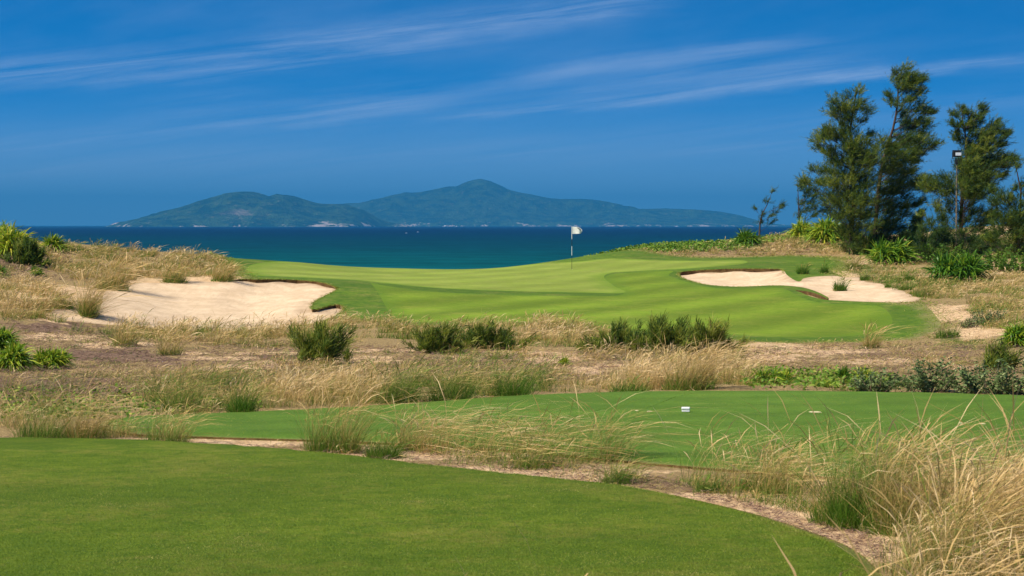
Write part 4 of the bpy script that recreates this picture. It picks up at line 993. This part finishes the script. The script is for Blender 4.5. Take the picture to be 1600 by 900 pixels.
# ---------------------------------------------------------------- sky and sun
SUN_EL, SUN_AZ = 52, -118         # azimuth of the sun, degrees clockwise from +Y: left and slightly behind the camera
w = bpy.data.worlds.new('World'); scene.world = w; w.use_nodes = True; nt = w.node_tree; nt.nodes.clear(); n = N(nt)
tc = n.node('ShaderNodeTexCoord').outputs['Generated']
sep = n.node('ShaderNodeSeparateXYZ'); n.link(tc, sep.inputs[0])
sky = n.node('ShaderNodeTexSky', sky_type='NISHITA'); sky.sun_disc = False; sky.sun_elevation = R(SUN_EL); sky.sun_rotation = R(SUN_AZ)
sky.air_density = 1.0; sky.dust_density = .2; sky.ozone_density = 3.0
zz_ = n.math('ADD', n.math('MULTIPLY', sep.outputs[2], 3.0), .10)
cmb = n.node('ShaderNodeCombineXYZ'); n.link(sep.outputs[0], cmb.inputs[0]); n.link(sep.outputs[1], cmb.inputs[1]); n.link(zz_, cmb.inputs[2])
nv = n.node('ShaderNodeVectorMath', operation='NORMALIZE'); n.link(cmb.outputs[0], nv.inputs[0]); n.link(nv.outputs[0], sky.inputs[0])
pol = n.node('ShaderNodeMix', data_type='RGBA', blend_type='MULTIPLY'); pol.inputs[0].default_value = 1; n.link(sky.outputs[0], pol.inputs[6]); pol.inputs[7].default_value = (.012, .56, .96, 1)
# cirrus: streaks given by azimuth u = x/y and height v = z/y of the view direction
yy_ = n.math('MAXIMUM', sep.outputs[1], .05); u = n.math('DIVIDE', sep.outputs[0], yy_); v_ = n.math('DIVIDE', sep.outputs[2], yy_)
uv = n.node('ShaderNodeCombineXYZ'); n.link(u, uv.inputs[0]); n.link(v_, uv.inputs[1])
tilt = n.map(uv.outputs[0], (1, 1, 1), (0, 0, R(-7)))
fib = n.noise(n.map(tilt, (5, 110, 1)), 1.0, 9, .66, .6); fib2 = n.noise(n.map(tilt, (3, 16, 1)), 1.0, 5, .6, .3)
warp = n.math('MULTIPLY', n.math('SUBTRACT', n.noise(n.map(tilt, (8, 22, 1)), 1, 5, .6), .5), .02)
def uvp(px, py): return (px-800)/F, (352-py)/F
total = None
for (pts_, wdt, amp) in [([(-100,122),(250,98),(560,62),(800,34),(1050,2)], 25, .5), ([(-100,135),(200,126),(450,100),(700,66)], 12, .25),
                         ([(660,190),(850,175),(1050,152),(1300,124),(1700,82)], 9, .55), ([(740,132),(900,112),(1050,96),(1300,78)], 15, .38),
                         ([(780,165),(950,140),(1150,120),(1400,110)], 16, .35),
                         ([(-100,232),(200,212),(450,190),(720,150)], 16, .4), ([(-100,270),(400,250),(900,238),(1500,232)], 22, .25),
                         ([(200,175),(500,165),(800,150)], 26, .22), ([(1000,215),(1350,180),(1700,160)], 20, .2)]:
    a = np.array([uvp(*p) for p in pts_]); c = np.polyfit(a[:, 0], a[:, 1], 2)
    line = n.math('ADD', n.math('MULTIPLY', n.math('ADD', n.math('MULTIPLY', u, float(c[0])), float(c[1])), u), float(c[2]))
    d = n.math('DIVIDE', n.math('SUBTRACT', n.math('ADD', v_, warp), line), wdt/F)
    g = n.math('EXPONENT', n.math('MULTIPLY', n.math('MULTIPLY', d, d), -1.0))
    lo, hi = a[0, 0], a[-1, 0]; fd = n.math('MULTIPLY', n.smooth(u, lo-.02, lo+.05), n.smooth(u, hi+.03, hi-.05))
    g = n.math('MULTIPLY', n.math('MULTIPLY', g, fd), amp)
    total = g if total is None else n.math('ADD', total, g)
band = n.math('MULTIPLY', total, n.smooth(fib, .3, .7))
veil = n.math('MULTIPLY', n.math('MULTIPLY', n.smooth(fib2, .4, .75), n.smooth(v_, .0, .03)), .12)
cl = n.math('MINIMUM', n.math('ADD', n.math('MULTIPLY', band, .72), veil), 1.0)
low = n.mix(n.math('MULTIPLY', n.math('SUBTRACT', 1.0, n.smooth(v_, -.01, .075)), .75), pol.outputs[2], (2.6, 3.7, 5.1))
mixc = n.mix(cl, low, (3.7, 4.6, 6.3))
bg = n.node('ShaderNodeBackground'); n.link(mixc, bg.inputs[0]); bg.inputs[1].default_value = .1
o = n.node('ShaderNodeOutputWorld'); n.link(bg.outputs[0], o.inputs[0])
sl = bpy.data.lights.new('sun', 'SUN'); sl.energy = 5.0; sl.angle = R(.5); sl.color = (1, .915, .76)
so = bpy.data.objects.new('sun', sl); COL.objects.link(so)
az = R(SUN_AZ); sd = Vector((math.sin(az)*math.cos(R(SUN_EL)), math.cos(az)*math.cos(R(SUN_EL)), math.sin(R(SUN_EL))))
so.rotation_euler = (-sd).to_track_quat('-Z', 'Y').to_euler()
vs = scene.view_settings; vs.view_transform = 'Standard'; vs.look = 'None'; vs.exposure = .56; vs.gamma = 1
scene.cycles.use_denoising = True
scene.cycles.max_bounces = 6; scene.cycles.transparent_max_bounces = 8
print('blades', BG.n, BV.n, BW.n, 'tris', len(T))
